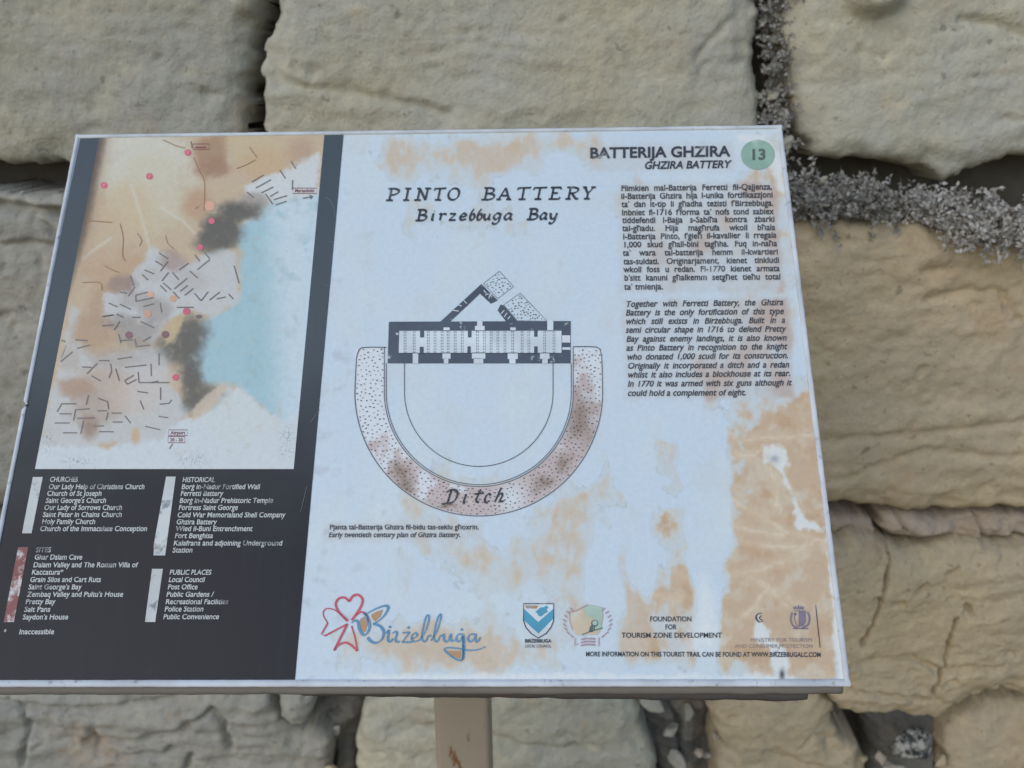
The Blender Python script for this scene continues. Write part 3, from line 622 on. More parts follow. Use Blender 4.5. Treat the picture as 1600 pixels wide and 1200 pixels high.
def text(I, s, x0, y0, x1, y1, cap, slant=0.0, bold=0.012, justify=False, sx=None):
    """s on the baseline (x0,y0)-(x1,y1) in photo pixels, cap height in pixels"""
    words = s.split(' ') if justify else [s]
    gl = [glyphs(w, bold) for w in words]; wd = [g_[0][:, 0].max() - min(0, g_[0][:, 0].min()) for g_ in gl]
    W_ = x1 - x0
    if justify:
        k = sx if sx else W_ / (sum(wd) + .3 * (len(words) - 1)); k = min(k, W_ / (sum(wd) + .18 * (len(words) - 1))); gap = (W_ - k * sum(wd)) / max(1, len(words) - 1)
    else: k = W_ / wd[0]; gap = 0
    cur = 0.0
    for (V, Fc), w in zip(gl, wd):
        ax = cur + V[:, 0] * k; v_ = V[:, 1]; ay = (np.where(v_ < .449, v_ * (.52 / .449), .52 + (v_ - .449) * (.172 / .243)) if s.upper() != s else v_) / CAPH * cap
        px = x0 + ax + slant * ay; py = y0 + (y1 - y0) * ax / W_ - ay
        x, y = to_board(px, py); I.mb.add(np.stack([x, y, np.full(len(x), I.z)], -1), Fc); cur += w * k + gap
M_INK = ink('text_ink', (72, 78, 88), .12, (150, 155, 162), 30); M_BODY = ink('body_ink', (80, 84, 92), .10, (130, 132, 138), 22)
mt, n, b = nodes('legend_text'); co = objco(n)
n.links.new(mixc(n, ramp(n, noise(n, co, 26, 4, .6), .30, .46), alb((98, 104, 110)), alb((176, 186, 192))), b.inputs['Base Color']); b.inputs['Roughness'].default_value = GLOSS
M_LEG = mt
I = Ink(Z2); text(I, 'BATTERIJA GHZIRA', 921, 247.5, 1141, 244.5, 16, 0, .028); text(I, 'GHZIRA BATTERY', 1006, 264.5, 1141, 262.5, 11.5, .2, .026); I.build('title_lettering', M_INK, sheet)
I = Ink(Z2)
for (s, x0, y0, x1, y1) in [("Flimkien mal-Batterija Ferretti fil-Qajjenza,", 970, 299, 1206, 296.5), ("il-Batterija Ghzira hija l-unika fortifikazzjoni", 970, 311.5, 1207, 309), ("ta' dan it-tip li għadha teżisti f'Birżebbuġa.", 971, 324, 1208, 322),
        ("Inbniet fl-1716 f'forma ta' nofs tond sabiex", 971, 337, 1209, 335), ("tiddefendi l-Bajja s-Sabiħa kontra żbarki", 972, 349, 1210, 347), ("tal-għadu. Hija magħrufa wkoll bħala", 972, 361.5, 1211, 360),
        ("l-Batterija Pinto, f'ġieħ il-kavallier li rregala", 973, 374.5, 1213, 372), ("1,000 skud għall-bini tagħha. Fuq in-naħa", 973, 387, 1214, 385), ("ta' wara tal-batterija hemm il-kwartieri", 973, 400, 1215, 398),
        ("tas-suldati. Oriġinarjament, kienet tinkludi", 974, 413.5, 1217, 411), ("wkoll foss u redan. Fl-1770 kienet armata", 974, 426, 1218, 424), ("b'sitt kanuni għalkemm setgħet tieħu total", 975, 439, 1219, 437)]:
    text(I, s, x0, y0, x1, y1, 8.8, 0, .017, True, 13.0)
text(I, "ta' tmienja.", 975, 453, 1036, 452.5, 8.8, 0, .017); I.build('maltese_paragraph', M_BODY, sheet)
I = Ink(Z2)
for (s, x0, y0, x1, y1) in [("Together with Ferretti Battery, the Ghzira", 977, 480, 1223, 477), ("Battery is the only fortification of this type", 977, 493.5, 1224, 491), ("which still exists in Birżebbuġa. Built in a", 977, 507, 1226, 505), ("semi circular shape in 1716 to defend Pretty", 977, 520.5, 1227, 518.5),
        ("Bay against enemy landings, it is also known", 978, 534.5, 1228, 532.5), ("as Pinto Battery in recognition to the knight", 978, 548.5, 1229, 546), ("who donated 1,000 scudi for its construction.", 979, 562.5, 1231, 560), ("Originally it incorporated a ditch and a redan", 980, 576.5, 1232, 574.5),
        ("whilst it also includes a blockhouse at its rear.", 980, 590.5, 1234, 588), ("In 1770 it was armed with six guns although it", 980, 604.5, 1236, 602.5)]:
    text(I, s, x0, y0, x1, y1, 9.0, .2, .017, True, 13.0)
text(I, "could hold a complement of eight.", 980, 619, 1165, 618, 9.0, .2, .017); I.build('english_paragraph', M_BODY, sheet)
I = Ink(Z2); text(I, "Pjanta tal-Batterija Ghzira fil-bidu tas-seklu għoxrin.", 515, 827.5, 748, 827.5, 7.6, 0, .014); text(I, "Early twentieth century plan of Ghzira Battery.", 513, 839.5, 719, 839.5, 7.4, .2, .014); I.build('plan_caption', M_BODY, sheet)
I = Ink(Z2)
LEG = [("CHURCHES", 78, 123, 753), ("Our Lady Help of Christians Church", 76, 227, 764.5), ("Church of St Joseph", 73.5, 160, 775), ("Saint George's Church", 71.5, 167, 786), ("Our Lady of Sorrows Church", 69, 192, 797), ("Saint Peter in Chains Church", 67, 191.5, 808), ("Holy Family Church", 65.5, 150, 819), ("Church of the Immaculate Conception", 62.5, 231, 830),
       ("SITES", 56, 81, 863), ("Ghar Dalam Cave", 54, 130, 874.5), ("Dalam Valley and The Roman Villa of", 52, 217, 886.5), ("Kaċċatura*", 49.5, 100, 898), ("Grain Silos and Cart Ruts", 47, 159, 909.5), ("Saint George's Bay", 44.5, 129, 921), ("Żembaq Valley and Pultu's House", 42.5, 194, 932.5), ("Pretty Bay", 40, 88, 944), ("Salt Pans", 38, 80, 956), ("Saydon's House", 35.5, 108, 968), ("*", 6, 11, 991), ("Inaccessible", 30, 86, 991),
       ("HISTORICAL", 285, 337, 753.5), ("Borġ in-Nadur Fortified Wall", 283.5, 407, 764.5), ("Ferretti Battery", 282, 350, 775), ("Borġ in-Nadur Prehistoric Temple", 280.5, 428, 786), ("Fortress Saint George", 279, 373, 797), ("Cold War Memorialand Shell Company", 277, 447, 808.5), ("Ghzira Battery", 275.5, 340, 819.5), ("Wied il-Buni Entrenchment", 274.5, 396, 830), ("Fort Benghisa", 273, 334, 841), ("Kalafrana and adjoining Underground", 271, 442, 852.5), ("Station", 269.5, 302, 863.5),
       ("PUBLIC PLACES", 265, 331.5, 898), ("Local Council", 263.5, 321, 909.5), ("Post Office", 262, 310, 921), ("Public Gardens /", 260, 335, 932.5), ("Recreational Facilities", 258.5, 358, 944), ("Police Station", 257, 319, 955.5), ("Public Convenience", 255, 343.5, 967.5)]
blk = []
for s, x0, x1, y in LEG:
    if s in ('SITES', '*', 'Inaccessible', 'HISTORICAL', 'PUBLIC PLACES'): I.build('legend_lettering', M_LEG, sheet); I = Ink(Z2)
    text(I, s, x0, y, x1 - 1.4, y, 7.6, .2, .016)
I.build('legend_lettering', M_LEG, sheet)
I = Ink(Z2)
text(I, 'FOUNDATION', 1015, 971, 1080, 971, 7.6, 0, .012); text(I, 'FOR', 1039, 983.5, 1057, 983.5, 7.6, 0, .012); text(I, 'TOURISM ZONE DEVELOPMENT', 971, 996.5, 1127.5, 996.5, 7.8, 0, .012)
I.build('foundation_lettering', M_INK, sheet)
I = Ink(Z2); text(I, 'MORE INFORMATION ON THIS TOURIST TRAIL CAN BE FOUND AT WWW.BIRZEBBUGALC.COM', 915, 1025.5, 1282, 1026.5, 7.2, 0, .018); I.build('footer_lettering', M_INK, sheet)
M_PURP = ink('purple_ink', (128, 122, 142), .1, (170, 165, 172), 30); M_MIN = ink('pale_ink', (138, 132, 138), .1, (175, 168, 165), 40)
I = Ink(Z2); text(I, 'MINISTRY FOR TOURISM', 1172, 1003, 1268, 1003, 6, 0, -.002); text(I, 'AND CONSUMER PROTECTION', 1148, 1012.3, 1269, 1012.3, 5.6, 0, -.002); I.build('ministry_lettering', M_MIN, sheet)
Ink(Z2).stroke([(1274, 945), (1281, 1012)], 1.3).build('ministry_rule', M_INK, sheet)

# --- hand-drawn titles of the plan
GL = {'P': [[(.3, 0), (.3, 1)], [(.02, 1), (.55, 1), (.92, .88), (.95, .66), (.6, .48), (.3, .48)], [(.02, 0), (.6, 0)]], 'I': [[(.5, 0), (.5, 1)], [(.1, 1), (.9, 1)], [(.1, 0), (.9, 0)]],
      'N': [[(.2, 0), (.2, 1)], [(.2, 1), (.8, 0)], [(.8, 0), (.8, 1)], [(0, 1), (.25, 1)], [(.6, 1), (1.05, 1)], [(-.05, 0), (.45, 0)]], 'T': [[(.5, 0), (.5, 1)], [(0, .8), (.05, .98), (.95, 1), (1.05, 1.06)], [(.22, 0), (.78, 0)]],
      'O': [[(.5 + .45 * math.cos(t * .5236), .5 + .5 * math.sin(t * .5236)) for t in range(13)]], 'B': [[(.25, 0), (.25, 1)], [(0, 1), (.55, 1), (.85, .88), (.82, .64), (.55, .53), (.25, .53)], [(.55, .53), (.95, .4), (.95, .14), (.6, 0), (-.05, 0)]],
      'A': [[(.08, 0), (.5, 1)], [(.5, 1), (.92, 0)], [(.22, .33), (.78, .33)], [(-.08, 0), (.28, 0)], [(.7, 0), (1.1, 0)]], 'E': [[(.25, 0), (.25, 1)], [(0, 1), (.9, 1), (.93, .84)], [(.25, .52), (.7, .52)], [(0, 0), (.9, 0), (.97, .18)]],
      'R': [[(.3, 0), (.3, 1)], [(.02, 1), (.55, 1), (.92, .88), (.92, .66), (.6, .5), (.3, .5)], [(.5, .5), (.85, .06), (1.1, 0)], [(.05, 0), (.5, 0)]], 'Y': [[(.5, .45), (.5, 0)], [(.1, 1), (.5, .45)], [(.95, 1), (.5, .45)], [(-.1, 1), (.3, 1)], [(.7, 1), (1.15, 1)], [(.22, 0), (.78, 0)]],
      'i': [[(.15, .55), (.3, .6), (.25, .1), (.6, .02)], [(.34, .86), (.42, .9)]], 'r': [[(.0, .55), (.25, .6), (.22, 0)], [(.22, .38), (.5, .6), (.9, .56)]], 'z': [[(.1, .6), (.85, .6)], [(.85, .6), (.1, 0)], [(.1, 0), (.95, .02)]],
      'e': [[(.15, .3), (.78, .38), (.72, .56), (.42, .62), (.12, .35), (.3, .02), (.9, .1)]], 'b': [[(.55, 1.05), (.25, .75), (.12, .35), (.25, .03), (.6, .02), (.85, .3), (.6, .58), (.2, .4)]], 'u': [[(.05, .6), (.12, .18), (.4, 0), (.75, .28)], [(.82, .6), (.78, .1), (1.02, .02)]],
      'g': [[(.82, .52), (.45, .62), (.1, .3), (.38, .02), (.8, .3)], [(.88, .62), (.8, -.15), (.4, -.4), (.02, -.28)]], 'a': [[(.8, .54), (.4, .6), (.08, .25), (.35, 0), (.78, .3)], [(.86, .6), (.78, .1), (1.05, .02)]], 'y': [[(.05, .6), (.2, .15), (.5, .05), (.82, .32)], [(.88, .6), (.72, -.15), (.4, -.4), (.05, -.3)]],
      'D': [[(.3, 0), (.35, 1)], [(-.05, .82), (.35, 1), (.82, .88), (.95, .5), (.7, .1), (-.1, .0)]], 't': [[(.5, .95), (.3, .2), (.7, .02)], [(-.05, .62), (1.0, .68)]], 'c': [[(.82, .5), (.4, .6), (.1, .3), (.35, 0), (.9, .12)]], 'h': [[(.4, 1.0), (.15, 0)], [(.18, .3), (.55, .6), (.75, .45), (.65, .06), (1.05, .04)]]}
CURVY = set('PBROieburgaycthDz')
def hand(I, spec, y0, y1, xa, xb, cap, w, slant=.2, nib=.7):
    for ch, x0, x1 in spec:
        for st in GL[ch]:
            p = []
            for gx_, gy_ in st:
                x = x0 + gx_ * (x1 - x0) + slant * gy_ * cap - slant * cap * .35; yb = y0 + (y1 - y0) * (x - xa) / (xb - xa); p.append((x, yb - gy_ * cap))
            I.stroke(smooth(p, 5) if (ch in CURVY and len(p) > 2) else p, w, nib)
Z4 = lambda X_: 500 + X_ * .2875
I = Ink(Z2)
hand(I, [(c_, Z4(a), Z4(b_)) for c_, a, b_ in [('P', 362, 425), ('I', 452, 492), ('N', 520, 592), ('T', 615, 675), ('O', 693, 757)]], 313.5, 311, 600, 928, 18, 4.0); I.build('plan_title', M_INK, sheet); I = Ink(Z2)
hand(I, [(c_, Z4(a), Z4(b_)) for c_, a, b_ in [('B', 885, 947), ('A', 968, 1036), ('T', 1068, 1135), ('T', 1155, 1222), ('E', 1246, 1308), ('R', 1334, 1400), ('Y', 1426, 1482)]], 313.5, 311, 600, 928, 18, 4.0); I.build('plan_title', M_INK, sheet); I = Ink(Z2)
hand(I, [(c_, Z4(a), Z4(b_)) for c_, a, b_ in [('B', 525, 578), ('i', 606, 630), ('r', 645, 690), ('z', 700, 742), ('e', 758, 800), ('b', 812, 845), ('b', 852, 885), ('u', 890, 928), ('g', 940, 985), ('a', 1000, 1045), ('B', 1130, 1182), ('a', 1195, 1235), ('y', 1248, 1290)]], 345, 343, 647, 873, 16.5, 4.3); I.build('plan_subtitle', M_INK, sheet); I = Ink(Z2)
hand(I, [('D', 695, 714), ('i', 724, 732), ('t', 741, 754), ('c', 757, 768), ('h', 773, 788)], 788, 784, 690, 793, 22, 4.2, .28)
I.build('ditch_lettering', M_INK, sheet)

# --- the fort plan
M_PLAN = ink('plan_ink', (84, 95, 110), .05); M_LINE = ink('plan_line', (98, 100, 108)); M_PAPER = ink('plan_paper', (197, 211, 222)); M_STIP = ink('stipple_ink', (70, 70, 78))
q5 = lambda P: [(540 + x * .2625, 400 + y * .2625) for x, y in P]
I = Ink(Z1)
I.poly(q5([(258, 392), (1340, 388), (1340, 640), (250, 640)])); I.poly(q5([(565, 391), (808, 167), (800, 225), (623, 391)]))
I.poly(q5([(808, 167), (905, 265), (865, 285), (800, 225)])); I.poly(q5([(922, 290), (940, 295), (1022, 391), (955, 391), (905, 325)]))
I.build('fort_plan', M_PLAN, sheet)
I = Ink(Z2)
I.poly(q5([(320, 447), (1285, 443), (1285, 580), (317, 580)]))
for x0, y0, x1, y1 in [(783, 386, 815, 420), (770, 418, 828, 450), (1200, 386, 1236, 450), (583, 427, 620, 450), (980, 427, 1013, 450), (400, 575, 433, 642), (577, 575, 625, 613), (585, 610, 612, 642), (752, 575, 832, 613), (763, 610, 820, 642), (965, 575, 1025, 615), (975, 612, 1012, 642), (1157, 575, 1213, 614), (1170, 612, 1203, 642), (1288, 474, 1337, 517), (1290, 545, 1338, 560)]:
    I.poly(q5([(x0, y0), (x1, y0), (x1, y1), (x0, y1)]))
for a, b_, c_, d_ in [(700, 262, 722, 286), (668, 292, 692, 300), (640, 325, 675, 330), (822, 205, 838, 225), (832, 235, 850, 225), (852, 255, 862, 232), (925, 345, 945, 325), (945, 365, 960, 340), (965, 378, 980, 360)]: I.stroke(q5([(a, b_), (c_, d_)]), 1.4)
I.build('fort_rooms', M_PAPER, sheet)
I = Ink(Z3)
for x0, y0, x1, y1 in [(444, 447, 468, 487), (442, 543, 465, 580), (728, 447, 750, 487), (725, 540, 745, 580), (1122, 443, 1143, 483), (1122, 540, 1143, 579)]: I.poly(q5([(x0, y0), (x1, y0), (x1, y1), (x0, y1)]))
for xs_ in (350, 404, 488, 528, 570, 606, 648, 690, 780, 822, 862, 902, 944, 990, 1046, 1086, 1180, 1236):
    for dx in (0, 10):
        for y in range(450, 575, 17): I.stroke(q5([(xs_ + dx, y), (xs_ + dx - 1, y + 10)]), .8)
for y in (446, 580): I.stroke(q5([(318, y), (1285, y)]), .7)
I.build('room_marks', M_PLAN, sheet)
I = Ink(Z2)
arc = lambda r_, a0=0, a1=180: [(748 + r_ * math.cos(math.radians(a)), 613 + r_ * math.sin(math.radians(a))) for a in np.linspace(a0, a1, 60)]
for r_, xt, yt in ((116, None, 568), (144.5, None, 568), (147.5, None, 543)): I.stroke([(748 + r_, yt), (748 + r_, 590)] + arc(r_) + [(748 - r_, 590), (748 - r_, yt)], 1.1)
I.stroke(smooth([(895, 542), (925, 542), (936, 545), (940, 556)], 4) + [(941, 585)] + arc(193.5) + [(555, 600), (557, 560)] + smooth([(559, 552), (563, 545), (572, 543), (604, 543)], 4), 1.3)
for P in ([(820, 165), (915, 92), (1000, 183), (905, 255)], [(940, 292), (1038, 222), (1197, 387), (1022, 387)]): I.stroke(q5(P), .9, closed=True)
I.build('plan_outline', M_LINE, sheet)
I = Ink(Z2); rq = random.Random(9); placed = []
SQ = [q5([(820, 165), (915, 92), (1000, 183), (905, 255)]), q5([(940, 292), (1038, 222), (1197, 387), (1022, 387)])]
cand = np.array([(rq.uniform(550, 945), rq.uniform(420, 810)) for _ in range(26000)]); rr = np.hypot(cand[:, 0] - 748, cand[:, 1] - 613)
ok = ((rr > 150.5) & (rr < 191) & (cand[:, 1] > 600)) | ((cand[:, 1] > 546) & (cand[:, 1] <= 600) & (((cand[:, 0] > 559) & (cand[:, 0] < 599)) | ((cand[:, 0] > 898) & (cand[:, 0] < 938))))
oq = (poly_sd(SQ[0], cand[:, 0], cand[:, 1]) > 2) | (poly_sd(SQ[1], cand[:, 0], cand[:, 1]) > 2)
ac = np.zeros((0, 2))
for p, o1, o2 in zip(cand, ok, oq):
    if not (o1 or o2): continue
    if len(ac) and np.min(((ac - p) ** 2).sum(1)) < (5.4 ** 2 if o1 else 3.6 ** 2): continue
    ac = np.vstack([ac, p]); a = rq.uniform(-.9, .6); l = rq.uniform(.5, 1.5)
    I.stroke([(p[0] - math.cos(a) * l, p[1] - math.sin(a) * l), (p[0] + math.cos(a) * l, p[1] + math.sin(a) * l)], rq.uniform(.9, 1.5))
tag(I.build('stipple', M_STIP, sheet), kind='stuff')

# --- number badge
M_GREEN = ink('badge_green', (140, 172, 162), .25, (170, 192, 186), 30)
badge = Ink(Z1).disc(1184, 242, 26.5, 23.5, 40).build('number_badge', M_GREEN, sheet)
I = Ink(Z2); text(I, '13', 1171, 250, 1196, 249.5, 16, 0, .035); I.build('number_lettering', ink('badge_ink', (92, 106, 104), .15, (150, 170, 165), 40), sheet)

# --- marks of the map
M_MARK = ink('map_mark', (120, 119, 121)); M_ROAD = ink('map_road', (150, 126, 106)); M_PIN = ink('map_pin', (198, 112, 132)); M_PINO = ink('map_pin_orange', (198, 160, 144)); M_PIND = ink('map_pin_dark', (130, 108, 118)); M_PINL = ink('map_pin_light', (214, 170, 180))
FR = {'A': (120, 350, 8), 'B': (260, 350, 8), 'C': (80, 490, 8), 'D': (60, 600, 6.4), 'E': (320, 205, 8), 'F': (150, 205, 8)}
SEG = {'A': [(1030, 365, 1145, 440), (985, 465, 1080, 525), (1145, 470, 1050, 590), (850, 578, 970, 628), (820, 635, 895, 705), (1280, 578, 1405, 490), (1415, 592, 1515, 680), (1150, 610, 1065, 715), (1200, 610, 1275, 700), (1085, 740, 1185, 830), (1045, 770, 1125, 850), (1220, 815, 1385, 680), (1295, 845, 1390, 770), (1350, 895, 1460, 810), (1205, 850, 1285, 935), (1475, 870, 1555, 965),
             (735, 895, 890, 855), (740, 970, 960, 925), (740, 900, 742, 970), (835, 1035, 970, 1000), (1045, 990, 1065, 1110), (405, 992, 510, 1040), (540, 1005, 680, 1070), (540, 855, 630, 870), (730, 790, 645, 905), (675, 650, 715, 780), (1250, 1045, 1465, 1045), (340, 1160, 470, 1140), (500, 1130, 590, 1170), (690, 1170, 800, 1170)],
       'B': [(545, 450, 390, 575), (360, 390, 420, 470), (480, 360, 545, 440), (850, 525, 910, 745), (525, 850, 440, 960), (670, 855, 540, 955), (745, 915, 630, 940), (780, 880, 840, 940)],
       'C': [(130, 335, 180, 355), (305, 330, 460, 340), (325, 438, 490, 395), (270, 480, 120, 605), (600, 590, 735, 590), (830, 572, 1015, 545), (925, 675, 1195, 645), (1250, 630, 1255, 780), (1350, 500, 1350, 650), (580, 625, 450, 755), (510, 780, 620, 845), (745, 630, 760, 720), (760, 720, 725, 810), (810, 690, 855, 845), (920, 840, 1035, 775), (925, 850, 955, 885), (955, 885, 1070, 825), (1090, 730, 1100, 865), (1100, 865, 1480, 865), (1250, 865, 1345, 845), (1080, 975, 1215, 995),
             (1370, 925, 1370, 1080), (1360, 1135, 1475, 1125), (1475, 1125, 1510, 1080), (470, 1020, 440, 1145), (590, 1060, 710, 1105), (710, 1105, 720, 1200), (1115, 1090, 1160, 1200), (640, 40, 770, 20), (640, 155, 780, 145), (860, 100, 790, 210), (1125, 105, 1290, 180), (1150, 350, 1250, 290), (1055, 415, 1240, 398), (870, 340, 1020, 330), (130, 1130, 320, 1130), (390, 670, 510, 675), (845, 260, 875, 370), (1050, 320, 1065, 400)],
       'D': [(235, 205, 190, 280), (215, 300, 335, 300), (375, 255, 355, 365), (385, 258, 515, 250), (390, 345, 570, 340), (165, 392, 315, 392), (250, 490, 390, 490), (455, 370, 425, 500), (555, 422, 660, 422), (610, 478, 755, 480), (595, 270, 690, 270), (700, 285, 680, 365), (735, 293, 835, 293), (745, 382, 845, 382), (870, 320, 925, 395), (1205, 325, 1300, 340), (1070, 425, 1220, 460), (1345, 600, 1312, 650)],
       'E': [(1080, 380, 1140, 475), (940, 490, 1010, 595), (590, 640, 740, 550), (640, 715, 830, 610), (710, 775, 860, 700), (820, 820, 920, 760), (865, 860, 1030, 810), (890, 925, 1025, 880), (760, 785, 850, 915), (530, 765, 615, 835), (1100, 615, 1095, 740), (1230, 843, 1340, 825), (1310, 805, 1350, 824), (1320, 850, 1350, 824)], 'F': [(1190, 130, 1205, 215)]}
I = Ink(Z2)
for k_, L_ in SEG.items():
    ox, oy, sc_ = FR[k_]
    for a, b_, c_, d_ in L_: I.stroke([(ox + a / sc_, oy + b_ / sc_), (ox + c_ / sc_, oy + d_ / sc_)], 1.9 if k_ != 'D' else 1.7)
I.disc(311, 495, 5, 3); tag(I.build('map_streets', M_MARK, sheet), kind='stuff')
I = Ink(Z2)
for P in ([(390, 230), (402, 247)], [(400, 250), (385, 258), (370, 264)], [(303, 246), (312, 268), (320, 286), (319, 330)], [(305, 327), (312, 322)], [(188, 350), (193, 372), (192, 398), (196, 408)], [(259, 368), (263, 381), (272, 389)], [(129, 442), (156, 442), (160, 454)], [(164, 416), (176, 422), (186, 426)], [(135, 345), (176, 348)], [(215, 365), (222, 376), (218, 385)], [(255, 219), (275, 228), (290, 232)]): I.stroke(smooth(P, 4), 1.4)
tag(I.build('map_roads', M_ROAD, sheet), kind='stuff')
M_LAB = ink('label_red', (128, 84, 98))
for x0, y0, x1, y1, w_, h_ in ((264, 672, 293, 681, 'Airport', 5), (263, 682.5, 289, 692, '20 - 20', 5), (458, 294.5, 495, 303, 'Marsaxlokk', 5), (302, 225.5, 327, 234, '', 3.6)):
    I = Ink(Z2); I.stroke([(x0, y0), (x1, y0), (x1, y1), (x0, y1)], 1.1, closed=True)
    if w_: text(I, w_, x0 + 3, y1 - 2, x1 - 3, y1 - 2, h_, 0, .02)
    else: I.stroke([(x0 + 3, y1 - 3.2), (x1 - 4, y1 - 3.2)], 2.0)
    I.build('map_label', M_LAB, sheet)
for mm, L_ in ((M_PIN, [(163, 290, 5.5), (234, 276, 5.5), (294, 239, 5.5), (331, 346, 5), (313, 387, 5), (292, 487, 6), (275, 590, 5.5)]), (M_PINO, [(236, 460, 5), (271, 467, 5.5), (231, 491, 6), (328, 322, 8)]), (M_PIND, [(259, 523, 6), (202, 524, 6)])):
    for x, y, r_ in L_:
        o = Ink(Z2).disc(x, y, r_, r_ * .95, 16).build('map_pin', mm, sheet)
        if mm is M_PIN and y < 300: Ink(Z3).stroke([(x - 1, y + 2.2), (x + 1, y - 2.2)], 1.2).build('pin_mark', M_PINL, sheet)

# --- logos along the foot
M_BLUE = ink('logo_blue', (98, 142, 178), .12, (150, 175, 195), 40); M_LRED = ink('logo_red', (188, 96, 112), .15, (200, 160, 168), 40); M_OCH = ink('logo_ochre', (170, 140, 112), .3, (150, 150, 150), 50)
z2 = lambda P: [(480 + x * .1875, 900 + y * .1875) for x, y in P]
I = Ink(Z2)
for P, w, sm in (([(340, 375), (265, 300), (238, 235), (262, 190), (310, 180), (350, 212)], 3.0, 1), ([(350, 212), (385, 165), (430, 160), (462, 200), (440, 270), (372, 370)], 3.2, 1), ([(335, 380), (240, 290), (165, 272), (135, 300), (140, 340), (172, 392)], 1.5, 1), ([(172, 392), (118, 488), (150, 498), (335, 400)], 2.2, 0), ([(335, 400), (224, 622)], 3, 0), ([(224, 622), (262, 575), (320, 555), (370, 580), (418, 625)], 2.8, 1), ([(418, 625), (400, 520), (370, 415)], 2.0, 1), ([(405, 330), (450, 300), (495, 325), (512, 385)], 2.2, 1)):
    I.stroke(smooth(z2(P), 6) if sm else z2(P), w * 1.15)
I.build('town_cross_logo', M_LRED, sheet)
for P in ([(530, 325), (580, 295), (632, 282), (610, 340), (566, 378), (545, 360)], [(440, 360), (490, 330), (505, 400), (480, 470), (450, 440)], [(1170, 625), (1280, 625), (1275, 690), (1215, 665)]): Ink(Z1).poly(z2(P)).build('logo_fill', M_OCH, sheet)
I = Ink(Z2)
for P, w in (([(370, 392), (400, 372), (425, 385), (435, 440), (470, 492), (505, 470), (520, 410), (500, 340), (470, 305)], 3.8), ([(495, 315), (560, 280), (640, 250), (675, 262), (650, 320), (600, 370), (550, 400)], 4.0), ([(550, 398), (610, 420), (638, 470), (620, 530), (570, 558), (525, 540), (505, 512)], 3.8),
             ([(660, 480), (680, 450), (672, 530), (695, 548), (715, 520)], 3.2), ([(712, 480), (728, 466), (748, 476), (735, 540), (770, 550)], 3.2), ([(795, 474), (855, 470)], 3), ([(855, 470), (790, 552)], 2.6), ([(790, 552), (870, 552)], 3), ([(872, 525), (915, 500), (900, 474), (872, 500), (880, 545), (930, 538)], 2.8),
             ([(930, 540), (985, 460), (1015, 350), (995, 330), (968, 420), (955, 520), (985, 548), (1008, 500), (1035, 500)], 2.6), ([(1030, 540), (1080, 460), (1115, 340), (1098, 326), (1068, 420), (1055, 520), (1085, 548), (1108, 500), (1135, 500)], 2.6), ([(1140, 480), (1140, 535), (1170, 545), (1195, 490)], 3), ([(1198, 480), (1200, 540), (1235, 535)], 3),
             ([(1292, 488), (1255, 488), (1242, 530), (1270, 545), (1296, 500)], 3), ([(1298, 480), (1302, 560), (1300, 660), (1285, 705), (1225, 685), (1160, 635), (1145, 605), (1190, 598), (1260, 605), (1345, 620), (1430, 612), (1485, 588)], 2.6), ([(1300, 500), (1302, 600), (1298, 680), (1284, 700)], 4.2), ([(1400, 488), (1360, 486), (1338, 525), (1365, 548), (1398, 510)], 3), ([(1405, 482), (1402, 535), (1420, 548), (1442, 510)], 3)):
    I.stroke(smooth(z2(P), 5), w * 1.25, .6)
for x, y in ((690, 425), (845, 430), (1288, 447)): I.disc(480 + x * .1875, 900 + y * .1875, 2.2, 2.2, 10)
I.build('town_name_logo', M_BLUE, sheet)
z3 = lambda P: [(780 + x * .1875, 900 + y * .1875) for x, y in P]
SH = [(203, 232), (452, 232), (452, 375), (430, 430), (390, 480), (325, 518), (265, 480), (222, 430), (203, 375)]
Ink(Z1).poly(z3(SH)).build('council_shield', M_PAPER, sheet)
I = Ink(Z2); I.poly(z3([(207, 275), (325, 385), (450, 275), (450, 355), (327, 480), (207, 370)])); I.poly(z3([(300, 300), (330, 275), (345, 262), (370, 262), (395, 245), (410, 262), (395, 280), (405, 300), (375, 315), (350, 338), (325, 330), (318, 312)])); I.build('shield_chevron', ink('shield_blue', (84, 152, 184), .1, (130, 175, 198), 50), sheet)
Ink(Z2).poly(z3([(215, 245), (325, 248), (310, 272), (225, 270)])).build('shield_patch', M_OCH, sheet)
I = Ink(Z3); I.stroke(z3(SH), 1.5, closed=True); text(I, 'BIRŻEBBUĠA', 820, 1004, 861.5, 1004, 5, 0, .03); text(I, 'LOCAL COUNCIL', 820, 1011.8, 861, 1011.8, 4.4, 0, .004); I.build('shield_outline', M_INK, sheet)
M_MAUVE = ink('emblem_mauve', (168, 142, 156), .2, (190, 180, 186), 40); M_EGREEN = ink('emblem_green', (166, 192, 184), .3, (190, 200, 196), 30); M_ETREE = ink('emblem_dark', (96, 112, 112)); M_ECREAM = ink('emblem_cream', (194, 186, 168), .3, (198, 202, 200), 30)
Ink(Z1).poly(z3([(590, 300), (700, 265), (760, 240), (860, 260), (868, 330), (850, 440), (820, 490), (640, 490), (600, 400)])).build('emblem', M_ECREAM, sheet)
Ink(Z2).poly(z3([(700, 265), (760, 242), (858, 262), (862, 330), (846, 440), (800, 470), (780, 350), (720, 330)])).build('emblem_field', M_EGREEN, sheet)
I = Ink(Z3); I.disc(780 + 795 * .1875, 900 + 395 * .1875, 5.6, 5.6, 14); I.poly(z3([(745, 465), (755, 425), (770, 408), (782, 430), (780, 468)])); I.stroke(smooth(z3([(690, 490), (740, 470), (800, 450), (860, 435)]), 4), 1.4); I.stroke(z3([(795, 395), (790, 450)]), 1.6)
